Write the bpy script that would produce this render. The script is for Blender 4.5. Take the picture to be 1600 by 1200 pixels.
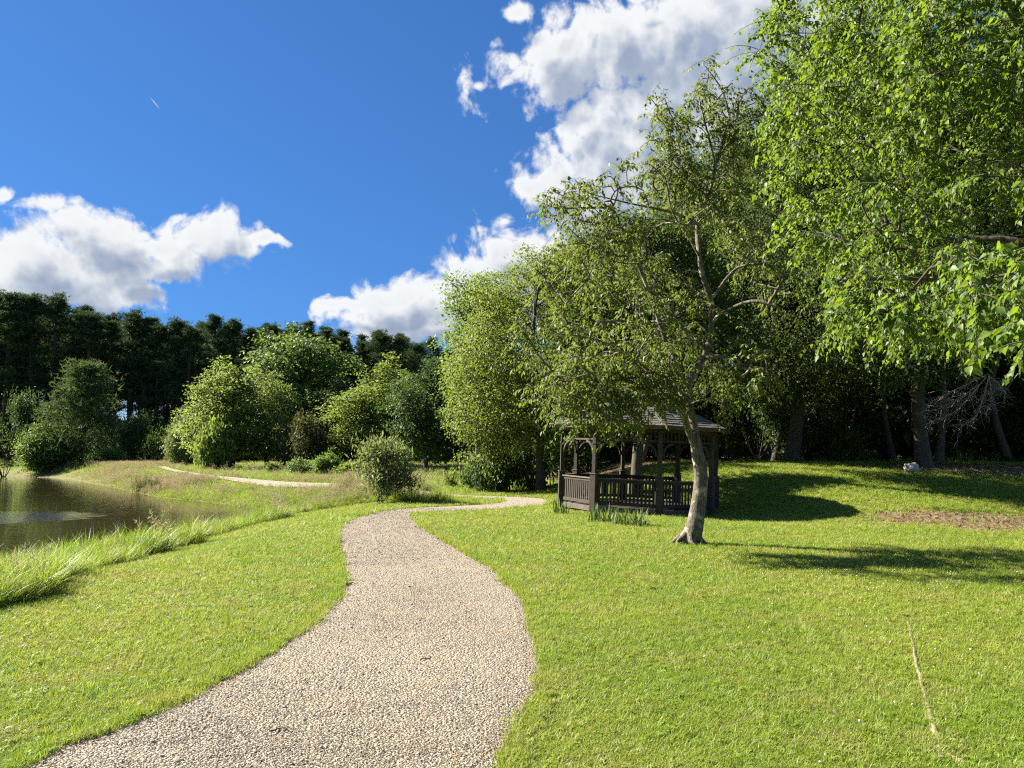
import bpy, bmesh, math, random
import numpy as np
from mathutils import Vector, Matrix

for o in list(bpy.data.objects):
    bpy.data.objects.remove(o, do_unlink=True)
SC = bpy.context.scene
COL = SC.collection
R = math.radians

# ------------------------------------------------------------------ camera
FPX, HOR, EYE = 1202.0, 713.0, 1.6            # focal length and horizon row in 1600x1200 pixels, eye height in metres
PITCH = math.atan((HOR - 600) / FPX)
cam = bpy.data.cameras.new('camera')
cam.sensor_width = 36.0
cam.lens = 36.0 * FPX / 1600.0
cam.clip_start, cam.clip_end = 0.05, 9000.0
camo = bpy.data.objects.new('camera', cam)
COL.objects.link(camo)
camo.location = (0, 0, EYE)
camo.rotation_euler = (math.pi / 2 + PITCH, 0, 0)
SC.camera = camo

def ray(px, py):
    a, b = (px - 800) / FPX, (600 - py) / FPX
    cp, sp = math.cos(PITCH), math.sin(PITCH)
    return np.array([a, cp - b * sp, sp + b * cp])

def at(px, py, y):                             # the point that lies y metres ahead on that line of sight
    d = ray(px, py)
    return np.array([0, 0, EYE]) + d * (y / d[1])

def azel(px, py):
    d = ray(px, py)
    return math.atan2(d[0], d[1]), math.atan2(d[2], math.hypot(d[0], d[1]))

# ------------------------------------------------------------------ light and exposure
SUN_AZ, SUN_EL = R(-66.0), R(35.0)             # azimuth from +Y towards +X, elevation
EXPOSURE = 2.0
SKY_STRENGTH = 0.05
to_sun = Vector((math.sin(SUN_AZ) * math.cos(SUN_EL), math.cos(SUN_AZ) * math.cos(SUN_EL), math.sin(SUN_EL)))
sun = bpy.data.lights.new('sun', 'SUN')
sun.energy = 5.0
sun.angle = R(0.53)
sun.color = (1.0, 0.93, 0.80)
suno = bpy.data.objects.new('sun', sun)
COL.objects.link(suno)
suno.rotation_euler = to_sun.to_track_quat('Z', 'Y').to_euler()
vs = SC.view_settings
vs.view_transform, vs.look, vs.exposure, vs.gamma, vs.use_curve_mapping = 'Standard', 'None', EXPOSURE, 1.0, False
SC.render.engine = 'CYCLES'
SC.cycles.max_bounces = 5
SC.cycles.diffuse_bounces = 1
SC.cycles.glossy_bounces = 3
SC.cycles.transmission_bounces = 4
SC.cycles.transparent_max_bounces = 6
SC.cycles.caustics_reflective = False
SC.cycles.caustics_refractive = False
SC.cycles.sample_clamp_indirect = 4.0
SC.cycles.use_denoising = False
SC.cycles.use_adaptive_sampling = True
SC.cycles.adaptive_threshold = 0.02
SC.cycles.filter_width = 1.2

class NT:                                       # short-hand for node trees
    def __init__(s, tree, clear=True):
        s.t = tree
        if clear:
            tree.nodes.clear()
    def n(s, kind, **kw):
        nd = s.t.nodes.new(kind)
        for k, v in kw.items():
            setattr(nd, k, v)
        return nd
    def l(s, a, b):
        s.t.links.new(a, b)
    def put(s, sock, v):
        if hasattr(v, 'is_linked') or hasattr(v, 'links'):
            s.l(v, sock)
        else:
            sock.default_value = v
    def math(s, op, a, b=None, c=None, clamp=False):
        nd = s.n('ShaderNodeMath', operation=op, use_clamp=clamp)
        for i, v in enumerate((a, b, c)):
            if v is not None:
                s.put(nd.inputs[i], v)
        return nd.outputs[0]
    def vmath(s, op, a, b=None, out=0, scale=None):
        nd = s.n('ShaderNodeVectorMath', operation=op)
        s.put(nd.inputs[0], a)
        if b is not None:
            s.put(nd.inputs[1], b)
        if scale is not None:
            s.put(nd.inputs['Scale'], scale)
        return nd.outputs[out]
    def mix(s, f, a, b, blend='MIX'):
        nd = s.n('ShaderNodeMix', data_type='RGBA', blend_type=blend)
        s.put(nd.inputs[0], f)
        s.put(nd.inputs[6], a if not isinstance(a, tuple) else tuple(a[:3]) + (1,))
        s.put(nd.inputs[7], b if not isinstance(b, tuple) else tuple(b[:3]) + (1,))
        return nd.outputs[2]
    def step(s, v, lo, hi, a=0.0, b=1.0):
        nd = s.n('ShaderNodeMapRange', interpolation_type='SMOOTHSTEP')
        s.put(nd.inputs[0], v)
        nd.inputs[1].default_value, nd.inputs[2].default_value = lo, hi
        nd.inputs[3].default_value, nd.inputs[4].default_value = a, b
        return nd.outputs[0]
    def noise(s, vec, scale, detail=3.0, rough=0.5, dist=0.0, out='Fac'):
        nd = s.n('ShaderNodeTexNoise')
        if vec is not None:
            s.put(nd.inputs['Vector'], vec)
        nd.inputs['Scale'].default_value = scale
        nd.inputs['Detail'].default_value = detail
        nd.inputs['Roughness'].default_value = rough
        nd.inputs['Distortion'].default_value = dist
        return nd.outputs[out]

# ------------------------------------------------------------------ sky with cumulus
world = bpy.data.worlds.new('World')
SC.world = world
world.use_nodes = True
W = NT(world.node_tree)
sky = W.n('ShaderNodeTexSky', sky_type='NISHITA')
sky.sun_disc = False
sky.sun_elevation = SUN_EL
sky.sun_rotation = SUN_AZ
sky.altitude = 200.0
sky.air_density = 1.0
sky.dust_density = 0.25
sky.ozone_density = 2.6
WHITE = 1.0 / (SKY_STRENGTH * 2 ** EXPOSURE)
gam = W.n('ShaderNodeGamma')                    # the camera's deep, saturated blue
gam.inputs['Gamma'].default_value = 0.6
W.l(W.vmath('SCALE', sky.outputs[0], scale=0.125), gam.inputs['Color'])
SKYC = W.vmath('MULTIPLY', gam.outputs[0], (0.185 * WHITE, 0.445 * WHITE, 0.88 * WHITE))
tc = W.n('ShaderNodeTexCoord')
sep = W.n('ShaderNodeSeparateXYZ')
W.l(tc.outputs['Generated'], sep.inputs[0])
X, Y, Z = sep.outputs
azs = W.math('ARCTAN2', X, Y)
hyp = W.math('SQRT', W.math('ADD', W.math('MULTIPLY', X, X), W.math('MULTIPLY', Y, Y)))
els = W.math('ARCTAN2', Z, hyp)
cmb = W.n('ShaderNodeCombineXYZ')
W.l(azs, cmb.inputs[0]); W.l(els, cmb.inputs[1]); cmb.inputs[2].default_value = 1.0
PAE = cmb.outputs[0]
# cumulus heads: (column, row, half width, half height, turn in degrees), given as the directions in which they stand
CLOUDS = [
    (60, 412, 150, 56, 2), (165, 382, 112, 54, 0), (250, 390, 112, 50, 4), (345, 372, 92, 42, -4), (412, 374, 44, 16, -6), (-80, 420, 180, 64, 0),
    (110, 448, 170, 34, -5), (215, 430, 120, 26, 6),
    (600, 470, 118, 42, 14), (720, 425, 110, 50, 24), (785, 395, 70, 36, 24), (690, 500, 170, 56, 4), (548, 478, 70, 20, 8), (850, 430, 170, 90, 0), (640, 520, 130, 26, 2),
    (880, 90, 96, 72, 12), (960, 70, 90, 66, 10), (1085, 60, 160, 110, 0), (1200, 60, 170, 150, 0),
    (920, 230, 104, 72, 25), (1030, 240, 180, 120, 0), (862, 290, 84, 34, -12), (1030, 160, 130, 70, 0), (1190, 220, 190, 160, 0), (960, 320, 130, 60, 0),
]
WISPS = [(735, 134, 70, 40, -52), (762, 124, 36, 18, 10), (806, 16, 24, 30, -30), (85, 330, 66, 20, 4), (24, 314, 40, 14, 10), (1000, 5, 60, 20, 0)]
HOLES = []
def noise2(vec, scale, detail, rough=0.5, out='Fac'):
    nd = W.n('ShaderNodeTexNoise', noise_dimensions='2D')
    W.l(vec, nd.inputs['Vector'])
    nd.inputs['Scale'].default_value, nd.inputs['Detail'].default_value, nd.inputs['Roughness'].default_value = scale, detail, rough
    return nd.outputs[out]
def cloud_field(P, detail):
    wn = noise2(P, 9.0, 2.0, 0.5, 'Color')
    P1 = W.vmath('ADD', P, W.vmath('MULTIPLY', W.vmath('SUBTRACT', wn, (0.5, 0.5, 0.5)), (0.055, 0.055, 0.0)))
    def rad2(c):                                # squared distance in units of the blob's half axes
        a, e = azel(c[0], c[1])
        sx, sy = c[2] * math.cos(a) ** 2 / FPX * 1.05, c[3] / FPX
        ct, st = math.cos(R(c[4])), math.sin(R(c[4]))
        u = W.vmath('DOT_PRODUCT', P1, (ct / sx, st / sx, -(a * ct + e * st) / sx), out=1)
        v = W.vmath('DOT_PRODUCT', P1, (-st / sy, ct / sy, -(-a * st + e * ct) / sy), out=1)
        return W.math('MULTIPLY_ADD', u, u, W.math('MULTIPLY', v, v))
    cur = None
    for c in CLOUDS:
        r = rad2(c)
        cur = r if cur is None else W.math('SMOOTH_MIN', cur, r, 0.3)
    base = W.math('SUBTRACT', 1.10, W.math('SQRT', W.math('MAXIMUM', cur, 0.0)))
    for c in WISPS:
        base = W.math('MAXIMUM', base, W.math('MULTIPLY_ADD', W.math('SQRT', rad2(c)), -0.75, 0.62))
    for c in HOLES:
        base = W.math('SUBTRACT', base, W.math('MULTIPLY', W.step(rad2(c), 0.0, 2.2, 1.0, 0.0), 0.98))
    # the rest of the sky carries the same kind of scattered cumulus
    gen = W.math('SUBTRACT', W.math('MULTIPLY', noise2(P, 3.2, 2.0), 4.2), 2.45)
    far = W.math('MAXIMUM', W.step(W.math('ABSOLUTE', azs), 0.66, 0.85), W.step(els, 0.62, 0.8))
    gen = W.math('SUBTRACT', gen, W.math('MULTIPLY', W.math('SUBTRACT', 1.0, far), 3.0))
    base = W.math('MAXIMUM', W.math('MAXIMUM', base, gen), -1.2)
    f1 = noise2(P, 17.0, detail, 0.6)
    vo = W.n('ShaderNodeTexVoronoi', feature='F1', voronoi_dimensions='2D')
    W.l(P1, vo.inputs['Vector'])
    vo.inputs['Scale'].default_value = 26.0
    vo.inputs['Detail'].default_value = 1.5
    vo.inputs['Roughness'].default_value = 0.55
    d = W.math('ADD', base, W.math('MULTIPLY', W.math('SUBTRACT', f1, 0.5), CL_N))
    if detail > 6:
        d = W.math('ADD', d, W.math('MULTIPLY', W.math('SUBTRACT', noise2(P1, 62.0, 6.0, 0.62), 0.5), 0.62))
    d = W.math('ADD', d, W.math('MULTIPLY', W.math('SUBTRACT', 0.42, vo.outputs['Distance']), CL_V))
    return d
CL_N, CL_V = 1.0, 0.42
D1 = cloud_field(PAE, 8.0)
D2 = cloud_field(W.vmath('ADD', PAE, (-0.017, 0.030, 0.0)), 4.0)
cover = W.step(D1, -0.02, 0.40)
shade = W.math('ADD', W.math('MULTIPLY', W.step(D2, 0.05, 0.85), 0.85), W.math('MULTIPLY', W.step(D1, 0.3, 1.2), 0.15))
c_lit = tuple(v * WHITE for v in (0.93, 0.95, 0.97))
c_shade = tuple(v * WHITE for v in (0.30, 0.38, 0.53))
ccol = W.mix(shade, c_lit, c_shade)
cover = W.math('MULTIPLY', cover, W.step(els, -0.02, 0.03))
# the air pales towards the horizon
SKYC = W.mix(W.step(els, 0.0, 0.15, 0.75, 0.0), SKYC, tuple(v * WHITE for v in (0.62, 0.76, 0.90)))
out = W.mix(cover, SKYC, ccol)
# a short contrail, high up
a0, e0 = azel(242, 161)
m = W.n('ShaderNodeMapping', vector_type='TEXTURE')
W.l(PAE, m.inputs['Vector'])
m.inputs['Location'].default_value = (a0, e0, 1)
m.inputs['Rotation'].default_value = (0, 0, R(-44))
m.inputs['Scale'].default_value = (12 / FPX, 0.9 / FPX, 1)
tr = W.step(W.vmath('LENGTH', m.outputs[0], out=1), 0.2, 1.0, 0.55, 0.0)
out = W.mix(tr, out, c_lit)
bg = W.n('ShaderNodeBackground')
bg.inputs['Strength'].default_value = SKY_STRENGTH
W.l(out, bg.inputs['Color'])
wo = W.n('ShaderNodeOutputWorld')
W.l(bg.outputs[0], wo.inputs['Surface'])
world.cycles.sampling_method = 'NONE'

# ------------------------------------------------------------------ helpers
def link(o, parent=None):
    COL.objects.link(o)
    if parent is not None:
        o.parent = parent
    return o

def tag(o, label=None, cat=None, group=None, kind=None):
    for k, v in (('label', label), ('category', cat), ('group', group), ('kind', kind)):
        if v:
            o[k] = v
    return o

def empty(name, loc=(0, 0, 0), rot=(0, 0, 0)):
    o = bpy.data.objects.new(name, None)
    o.empty_display_size = 0.3
    COL.objects.link(o)
    o.location = [float(v) for v in loc]
    o.rotation_euler = rot
    return o

def make_mesh(name, V, faces, mat=None, smooth=False, fattr=None, vattr=None, mats=None, midx=None):
    """V (n,3); faces: one (m,k) array or a list of such arrays"""
    if not isinstance(faces, (list, tuple)):
        faces = [faces]
    faces = [np.asarray(f, np.int32) for f in faces if len(f)]
    me = bpy.data.meshes.new(name)
    V = np.asarray(V, np.float32)
    me.vertices.add(len(V))
    me.vertices.foreach_set('co', V.ravel())
    if faces:
        idx = np.concatenate([f.ravel() for f in faces])
        tot = np.concatenate([np.full(len(f), f.shape[1], np.int32) for f in faces])
        start = np.concatenate([[0], np.cumsum(tot)[:-1]]).astype(np.int32)
        me.loops.add(len(idx))
        me.loops.foreach_set('vertex_index', idx)
        me.polygons.add(len(tot))
        me.polygons.foreach_set('loop_start', start)
        me.polygons.foreach_set('loop_total', tot)
        if smooth:
            me.polygons.foreach_set('use_smooth', np.ones(len(tot), bool))
        if midx is not None:
            me.polygons.foreach_set('material_index', np.asarray(midx, np.int32))
    me.update(calc_edges=True)
    for k, a in (fattr or {}).items():
        at_ = me.attributes.new(k, 'FLOAT', 'FACE')
        at_.data.foreach_set('value', np.asarray(a, np.float32))
    for k, a in (vattr or {}).items():
        at_ = me.attributes.new(k, 'FLOAT', 'POINT')
        at_.data.foreach_set('value', np.asarray(a, np.float32))
    for mm in (mats or ([mat] if mat else [])):
        me.materials.append(mm)
    return me

def obj(name, me, parent=None, loc=(0, 0, 0), rot=(0, 0, 0), scale=(1, 1, 1)):
    o = bpy.data.objects.new(name, me)
    link(o, parent)
    o.location = [float(v) for v in loc]
    o.rotation_euler = rot
    o.scale = scale if hasattr(scale, '__len__') else (scale,) * 3
    return o

def sstep(x, lo=0.0, hi=1.0):
    t = np.clip((np.asarray(x, float) - lo) / (hi - lo), 0, 1)
    return t * t * (3 - 2 * t)

def unit(v):
    v = np.asarray(v, float)
    return v / np.maximum(np.linalg.norm(v, axis=-1, keepdims=True), 1e-9)

def vnoise(x, y, seed=0):                      # smooth value noise on the plane, 0..1
    x = np.asarray(x, float); y = np.asarray(y, float)
    xi, yi = np.floor(x).astype(np.int64), np.floor(y).astype(np.int64)
    fx, fy = x - xi, y - yi
    fx, fy = fx * fx * (3 - 2 * fx), fy * fy * (3 - 2 * fy)
    def h(a, b):
        n = (a * 374761393 + b * 668265263 + seed * 1442695041) & 0x7fffffff
        n = ((n ^ (n >> 13)) * 1274126177) & 0x7fffffff
        return ((n ^ (n >> 16)) & 0xffff) / 65535.0
    return (h(xi, yi) * (1 - fx) + h(xi + 1, yi) * fx) * (1 - fy) + (h(xi, yi + 1) * (1 - fx) + h(xi + 1, yi + 1) * fx) * fy

def inside(poly, x, y):
    shp = np.shape(x)
    x = np.ravel(np.asarray(x, float)); y = np.ravel(np.asarray(y, float))
    o = np.argsort(y, kind='stable'); xs, ys = x[o], y[o]
    r = np.zeros(len(x), bool)
    p = np.asarray(poly, float); q = np.roll(p, -1, 0)
    for (x0, y0), (x1, y1) in zip(p, q):
        if y0 == y1:
            continue
        i0, i1 = np.searchsorted(ys, (min(y0, y1), max(y0, y1)), side='left')
        if i1 > i0:
            sl = slice(i0, i1)
            r[sl] ^= xs[sl] < (x1 - x0) * (ys[sl] - y0) / (y1 - y0) + x0
    out = np.zeros(len(x), bool); out[o] = r
    return out.reshape(shp)

def dist_poly(poly, x, y, closed=True, far=12.0):
    """distance to the line, exact up to `far`"""
    shp = np.shape(x)
    x = np.ravel(np.asarray(x, float)); y = np.ravel(np.asarray(y, float))
    o = np.argsort(y, kind='stable'); xs, ys = x[o], y[o]
    d = np.full(len(x), far * far)
    p = np.asarray(poly, float)
    n = len(p)
    for i in range(n if closed else n - 1):
        x0, y0 = p[i]; x1, y1 = p[(i + 1) % n]
        i0, i1 = np.searchsorted(ys, (min(y0, y1) - far, max(y0, y1) + far))
        if i1 <= i0:
            continue
        sl = slice(i0, i1)
        dx, dy = x1 - x0, y1 - y0
        ax, ay = xs[sl] - x0, ys[sl] - y0
        t = np.clip((ax * dx + ay * dy) / (dx * dx + dy * dy + 1e-12), 0, 1)
        d[sl] = np.minimum(d[sl], (ax - t * dx) ** 2 + (ay - t * dy) ** 2)
    out = np.empty(len(x)); out[o] = np.sqrt(d)
    return out.reshape(shp)

def smooth_line(pts, n, closed=False):         # Catmull-Rom through pts, n samples
    p = np.asarray(pts, float)
    if closed:
        q = np.vstack([p[-1], p, p[0], p[1]])
    else:
        q = np.vstack([2 * p[0] - p[1], p, 2 * p[-1] - p[-2]])
    m = len(q) - 3
    seg = np.linalg.norm(q[2:-1] - q[1:-2], axis=1)
    cum = np.concatenate([[0], np.cumsum(seg)])
    s = np.linspace(0, cum[-1], n, endpoint=not closed)
    i = np.clip(np.searchsorted(cum, s, side='right') - 1, 0, m - 1)
    t = ((s - cum[i]) / np.maximum(seg[i], 1e-9))[:, None]
    a, b, c, d = q[i], q[i + 1], q[i + 2], q[i + 3]
    return 0.5 * (2 * b + (c - a) * t + (2 * a - 5 * b + 4 * c - d) * t * t + (3 * b - a - 3 * c + d) * t ** 3)

# ------------------------------------------------------------------ terrain
WATER = -0.5
POND = smooth_line([(-8.7, 29.5), (-8.4, 26.5), (-8.7, 23), (-8.9, 19.3), (-8.9, 15.6), (-9.7, 12.8), (-13, 10.8), (-24, 10), (-42, 14),
                    (-68, 30), (-82, 60), (-74, 84), (-58, 86), (-43, 74), (-32.5, 60), (-24.2, 48.5), (-18.8, 40.8), (-16, 37.6), (-13.4, 34.8), (-10.6, 31.5)], 160, True)
GAZ = (3.85, 23.7)
def pond_sd(x, y):
    d = dist_poly(POND, x, y)
    return np.where(inside(POND, x, y), -d, d)
def terrain(x, y, sd=None):
    x = np.asarray(x, float); y = np.asarray(y, float)
    far = np.maximum(0, y - 42)
    z = 0.02 * far * far / (far + 12)
    mx = sstep(x + 0.12 * (y - 24), 1.0, 8.5)
    my = sstep(y - 0.06 * np.maximum(0, x - 8), 19.0, 30.5)
    g = np.hypot(x - GAZ[0], y - GAZ[1])
    z = z * (1 - sstep(x, 0, 25)) + 1.3 * mx * my * sstep(g, 2.5, 6.0)
    z = z + 0.01 * np.maximum(0, y - 31) * sstep(x, 2, 12)
    z = z - 0.12 * np.exp(-((x - 6.2) ** 2 + (y - 20.5) ** 2) / 5.0)
    if sd is None:
        sd = pond_sd(x, y)
    z = z + 0.40 * sstep(sd, 1.0, 4.2) * sstep(y, 29.5, 33.5) * (1 - sstep(x, -5.5, -1.0)) * (1 - sstep(y, 60, 90))
    near = y < 29
    w = np.where(near, 5.0, 3.2)
    up = sstep(sd / w, -0.05, 1.0)
    zo = WATER + (z - WATER) * up
    zi = WATER - 0.6 * np.minimum(1, -sd / 4.0)
    return np.where(sd > 0, zo, zi)
def ground(px, py):                             # where a line of sight meets the ground
    d = ray(px, py)
    t = np.geomspace(1.0, 400.0, 1500)
    for _ in range(2):
        p = np.array([0, 0, EYE]) + d * t[:, None]
        k = int(np.argmax(p[:, 2] <= terrain(p[:, 0], p[:, 1])))
        t = np.linspace(t[max(k - 1, 0)], t[k], 200)
    return p[k]
def tz(x, y):
    return float(terrain(np.array([x]), np.array([y]))[0])

# the winding path: its two edges, on the ground
def flat(px, py):
    d = ray(px, py)
    p = np.array([0, 0, EYE]) + d * (EYE / -d[2])
    return p[:2]
EL = [(-2.1, -3.0), (-2.25, 0.5), (-2.45, 2.4)] + [flat(*p) for p in [(56, 1195), (135, 1161), (208, 1134), (270, 1102), (346, 1067), (400, 1040), (480, 985), (520, 945), (538, 910), (537, 882), (528, 852), (527, 832), (545, 815), (590, 801), (645, 794.5)]]
ER = [(0.6, -3.0), (0.3, 0.5), (0.0, 2.4)] + [flat(*p) for p in [(783, 1200), (805, 1150), (832, 1100), (847, 1055), (840, 1010), (824, 960), (800, 922), (760, 885), (700, 850), (662, 826), (647, 812), (652, 803.5)]]
EL += [(-1.7, 25.0), (-0.55, 26.4), (-0.35, 28.2), (-1.4, 29.8), (-4.0, 31.0), (-8.0, 33.2), (-13, 38.5), (-19, 47), (-26, 58), (-33, 70), (-44, 82), (-60, 94)]
ER += [(-1.3, 22.6), (0.3, 23.9), (1.25, 26.2), (1.0, 29.2), (-0.6, 31.0), (-3.7, 32.1), (-7.6, 34.15), (-12.4, 39.1), (-18.45, 47.35), (-25.4, 58.3), (-32.3, 70.5), (-43.5, 82.6), (-59.8, 94.8)]
NP = 420
EL, ER = smooth_line(EL, NP), smooth_line(ER, NP)
wob = lambda s, k: 0.035 * (vnoise(np.arange(NP) * 0.6, np.full(NP, s), 3) - .5) * k + 0.05 * (vnoise(np.arange(NP) * 0.17, np.full(NP, s + .5), 4) - .5) * k
EL[:, 0] += wob(1.0, 1); ER[:, 0] += wob(7.0, 1)
PATH = np.vstack([EL, ER[::-1]])
def on_path(x, y):
    return inside(PATH, x, y)
# the lawn ends where the bank grows tall; the dirt lies under the trees on the mound
BANK_Y = [0, 5, 8.1, 10, 12.5, 15.1, 18, 21, 24, 27, 29.6]
BANK_X = [-8.6, -6.3, -5.5, -5.7, -6.2, -6.7, -7.0, -7.2, -7.3, -7.4, -7.2]
def bank_mask(x, y, sd):                       # 1 where tall bank grass grows
    edge = 4.2 + 1.4 * vnoise(x * .25, y * .25, 10) + 0.06 * np.maximum(0, y - 42)
    near = x < np.interp(y, BANK_Y, BANK_X) + 0.7 * (vnoise(x * .9, y * .9, 9) - .5)
    tip = (x > -9.2) & (x < -3.7 + 1.2 * (vnoise(x * .8, y * .8, 11) - .5)) & (y > 28.0 + .8 * (vnoise(x * .7, y * .7, 12) - .5) - .12 * (x + 4)) & (y < 34)
    return ((sd > -0.2) & (np.where(y < 28.6, near, sd < edge) | tip)).astype(float)
def dirt_mask(x, y):
    n = vnoise(x * .55, y * .55, 21) * .45 + vnoise(x * 1.7, y * 1.7, 22) * .3 + vnoise(x * 5, y * 5, 23) * .25
    a = np.exp(-(((x - 11.8) / 3.6) ** 2 + ((y - 18.8) / 3.2) ** 2)) * 1.45
    b = np.exp(-(((x - 17.5) / 5.5) ** 2 + ((y - 29.0) / 2.6) ** 2)) * 1.35
    c = np.exp(-(((x - 1.75) / .55) ** 2 + ((y - 9.4) / .16) ** 2)) * 0.9
    d = np.exp(-(((x - 5.0) / .9) ** 2 + ((y - 6.6) / .8) ** 2)) * .35
    return np.clip((np.maximum.reduce([a, b, c, d]) - 1.05 * n - 0.02) * 2.6, 0, 1)
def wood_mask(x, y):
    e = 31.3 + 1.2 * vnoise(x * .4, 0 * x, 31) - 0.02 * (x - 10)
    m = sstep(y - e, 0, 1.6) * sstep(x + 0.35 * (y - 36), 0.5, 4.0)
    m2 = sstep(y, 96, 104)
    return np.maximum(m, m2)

# ------------------------------------------------------------------ materials
def principled(nt, **kw):
    p = nt.n('ShaderNodeBsdfPrincipled')
    for k, v in kw.items():
        nt.put(p.inputs[k.replace('_', ' ')], v)
    return p

def finish(nt, shader, disp=None):
    o = nt.n('ShaderNodeOutputMaterial')
    nt.l(shader, o.inputs['Surface'])

def new_mat(name):
    m = bpy.data.materials.new(name)
    m.use_nodes = True
    return m, NT(m.node_tree)

def bump(nt, h, strength=0.5, distance=0.02):
    b = nt.n('ShaderNodeBump')
    b.inputs['Strength'].default_value = strength
    b.inputs['Distance'].default_value = distance
    nt.l(h, b.inputs['Height'])
    return b.outputs[0]

def leaf_mat(name, dark, light, transl, tfac=0.4, rough=0.42, spec=0.5):
    m, t = new_mat(name)
    a = t.n('ShaderNodeAttribute'); a.attribute_name = 'rnd'
    oi = t.n('ShaderNodeObjectInfo')
    col = t.mix(a.outputs['Fac'], dark, light)
    v = t.math('ADD', 0.86, t.math('MULTIPLY', oi.outputs['Random'], 0.28))
    hs = t.n('ShaderNodeHueSaturation')
    t.l(v, hs.inputs['Value']); t.l(col, hs.inputs['Color'])
    p = principled(t, Base_Color=hs.outputs[0], Roughness=rough)
    p.inputs['Specular IOR Level'].default_value = spec
    tl = t.n('ShaderNodeBsdfTranslucent')
    tcol = t.mix(a.outputs['Fac'], tuple(c * .75 for c in transl), transl)
    t.l(tcol, tl.inputs['Color'])
    mx = t.n('ShaderNodeMixShader')
    mx.inputs[0].default_value = tfac
    t.l(p.outputs[0], mx.inputs[1]); t.l(tl.outputs[0], mx.inputs[2])
    finish(t, mx.outputs[0])
    return m

LEAF = {
    'front': leaf_mat('leaf_front', (0.058, 0.092, 0.016), (0.135, 0.18, 0.036), (0.22, 0.285, 0.035), 0.40, 0.55, 0.25),
    'near': leaf_mat('leaf_near', (0.040, 0.082, 0.010), (0.115, 0.185, 0.022), (0.24, 0.36, 0.022), 0.42, 0.5, 0.3),
    'lime': leaf_mat('leaf_lime', (0.078, 0.118, 0.018), (0.15, 0.195, 0.036), (0.25, 0.32, 0.038), 0.42, 0.55, 0.3),
    'mid': leaf_mat('leaf_mid', (0.062, 0.112, 0.024), (0.125, 0.19, 0.04), (0.21, 0.31, 0.05), 0.38, 0.55, 0.3),
    'light': leaf_mat('leaf_light', (0.092, 0.14, 0.03), (0.175, 0.23, 0.055), (0.28, 0.37, 0.06), 0.42, 0.55, 0.3),
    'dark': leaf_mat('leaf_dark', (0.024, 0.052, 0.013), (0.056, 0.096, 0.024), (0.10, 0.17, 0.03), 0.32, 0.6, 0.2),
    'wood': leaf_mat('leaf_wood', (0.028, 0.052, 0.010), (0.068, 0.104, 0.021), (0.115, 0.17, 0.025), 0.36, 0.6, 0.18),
    'olive': leaf_mat('leaf_olive', (0.09, 0.12, 0.04), (0.18, 0.21, 0.075), (0.26, 0.31, 0.08), 0.38, 0.55, 0.3),
    'brown': leaf_mat('leaf_brown', (0.045, 0.055, 0.022), (0.09, 0.09, 0.04), (0.12, 0.13, 0.03), 0.3, 0.6, 0.2),
    'pine': leaf_mat('pine_needle', (0.026, 0.056, 0.028), (0.060, 0.102, 0.042), (0.08, 0.13, 0.04), 0.24, 0.7, 0.1),
    'youngpine': leaf_mat('young_pine_needle', (0.045, 0.085, 0.035), (0.095, 0.145, 0.05), (0.13, 0.19, 0.045), 0.28, 0.7, 0.1),
    'iris': leaf_mat('iris_blade', (0.05, 0.085, 0.022), (0.11, 0.155, 0.035), (0.15, 0.22, 0.04), 0.3, 0.55, 0.3),
}

def bark_mat(name, dark, light, scale=1.0, patch=None, bstr=0.6):
    m, t = new_mat(name)
    tc = t.n('ShaderNodeTexCoord')
    mp = t.n('ShaderNodeMapping')
    t.l(tc.outputs['Object'], mp.inputs['Vector'])
    mp.inputs['Scale'].default_value = (9 * scale, 9 * scale, 2.2 * scale)
    n1 = t.noise(mp.outputs[0], 2.0, 6, 0.65, 0.6)
    n2 = t.noise(tc.outputs['Object'], 3.5 * scale, 5, 0.6)
    col = t.mix(t.step(n1, 0.3, 0.68), dark, light)
    if patch:
        col = t.mix(t.step(n2, 0.52, 0.64), col, patch)
    p = principled(t, Base_Color=col, Roughness=0.9)
    t.l(bump(t, n1, bstr, 0.03), p.inputs['Normal'])
    finish(t, p.outputs[0])
    return m
BARK = bark_mat('bark', (0.025, 0.02, 0.014), (0.085, 0.068, 0.05))
BARK_GREY = bark_mat('bark_grey', (0.045, 0.037, 0.026), (0.17, 0.145, 0.105), 1.6, (0.34, 0.30, 0.235), 1.0)
BARK_PINE = bark_mat('bark_pine', (0.045, 0.032, 0.026), (0.12, 0.085, 0.065), 0.7)
ROOTWOOD = bark_mat('root_wood', (0.16, 0.12, 0.075), (0.33, 0.265, 0.175), 2.0)
DEADWOOD = bark_mat('dead_wood', (0.20, 0.17, 0.13), (0.42, 0.37, 0.30), 2.0)

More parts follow.
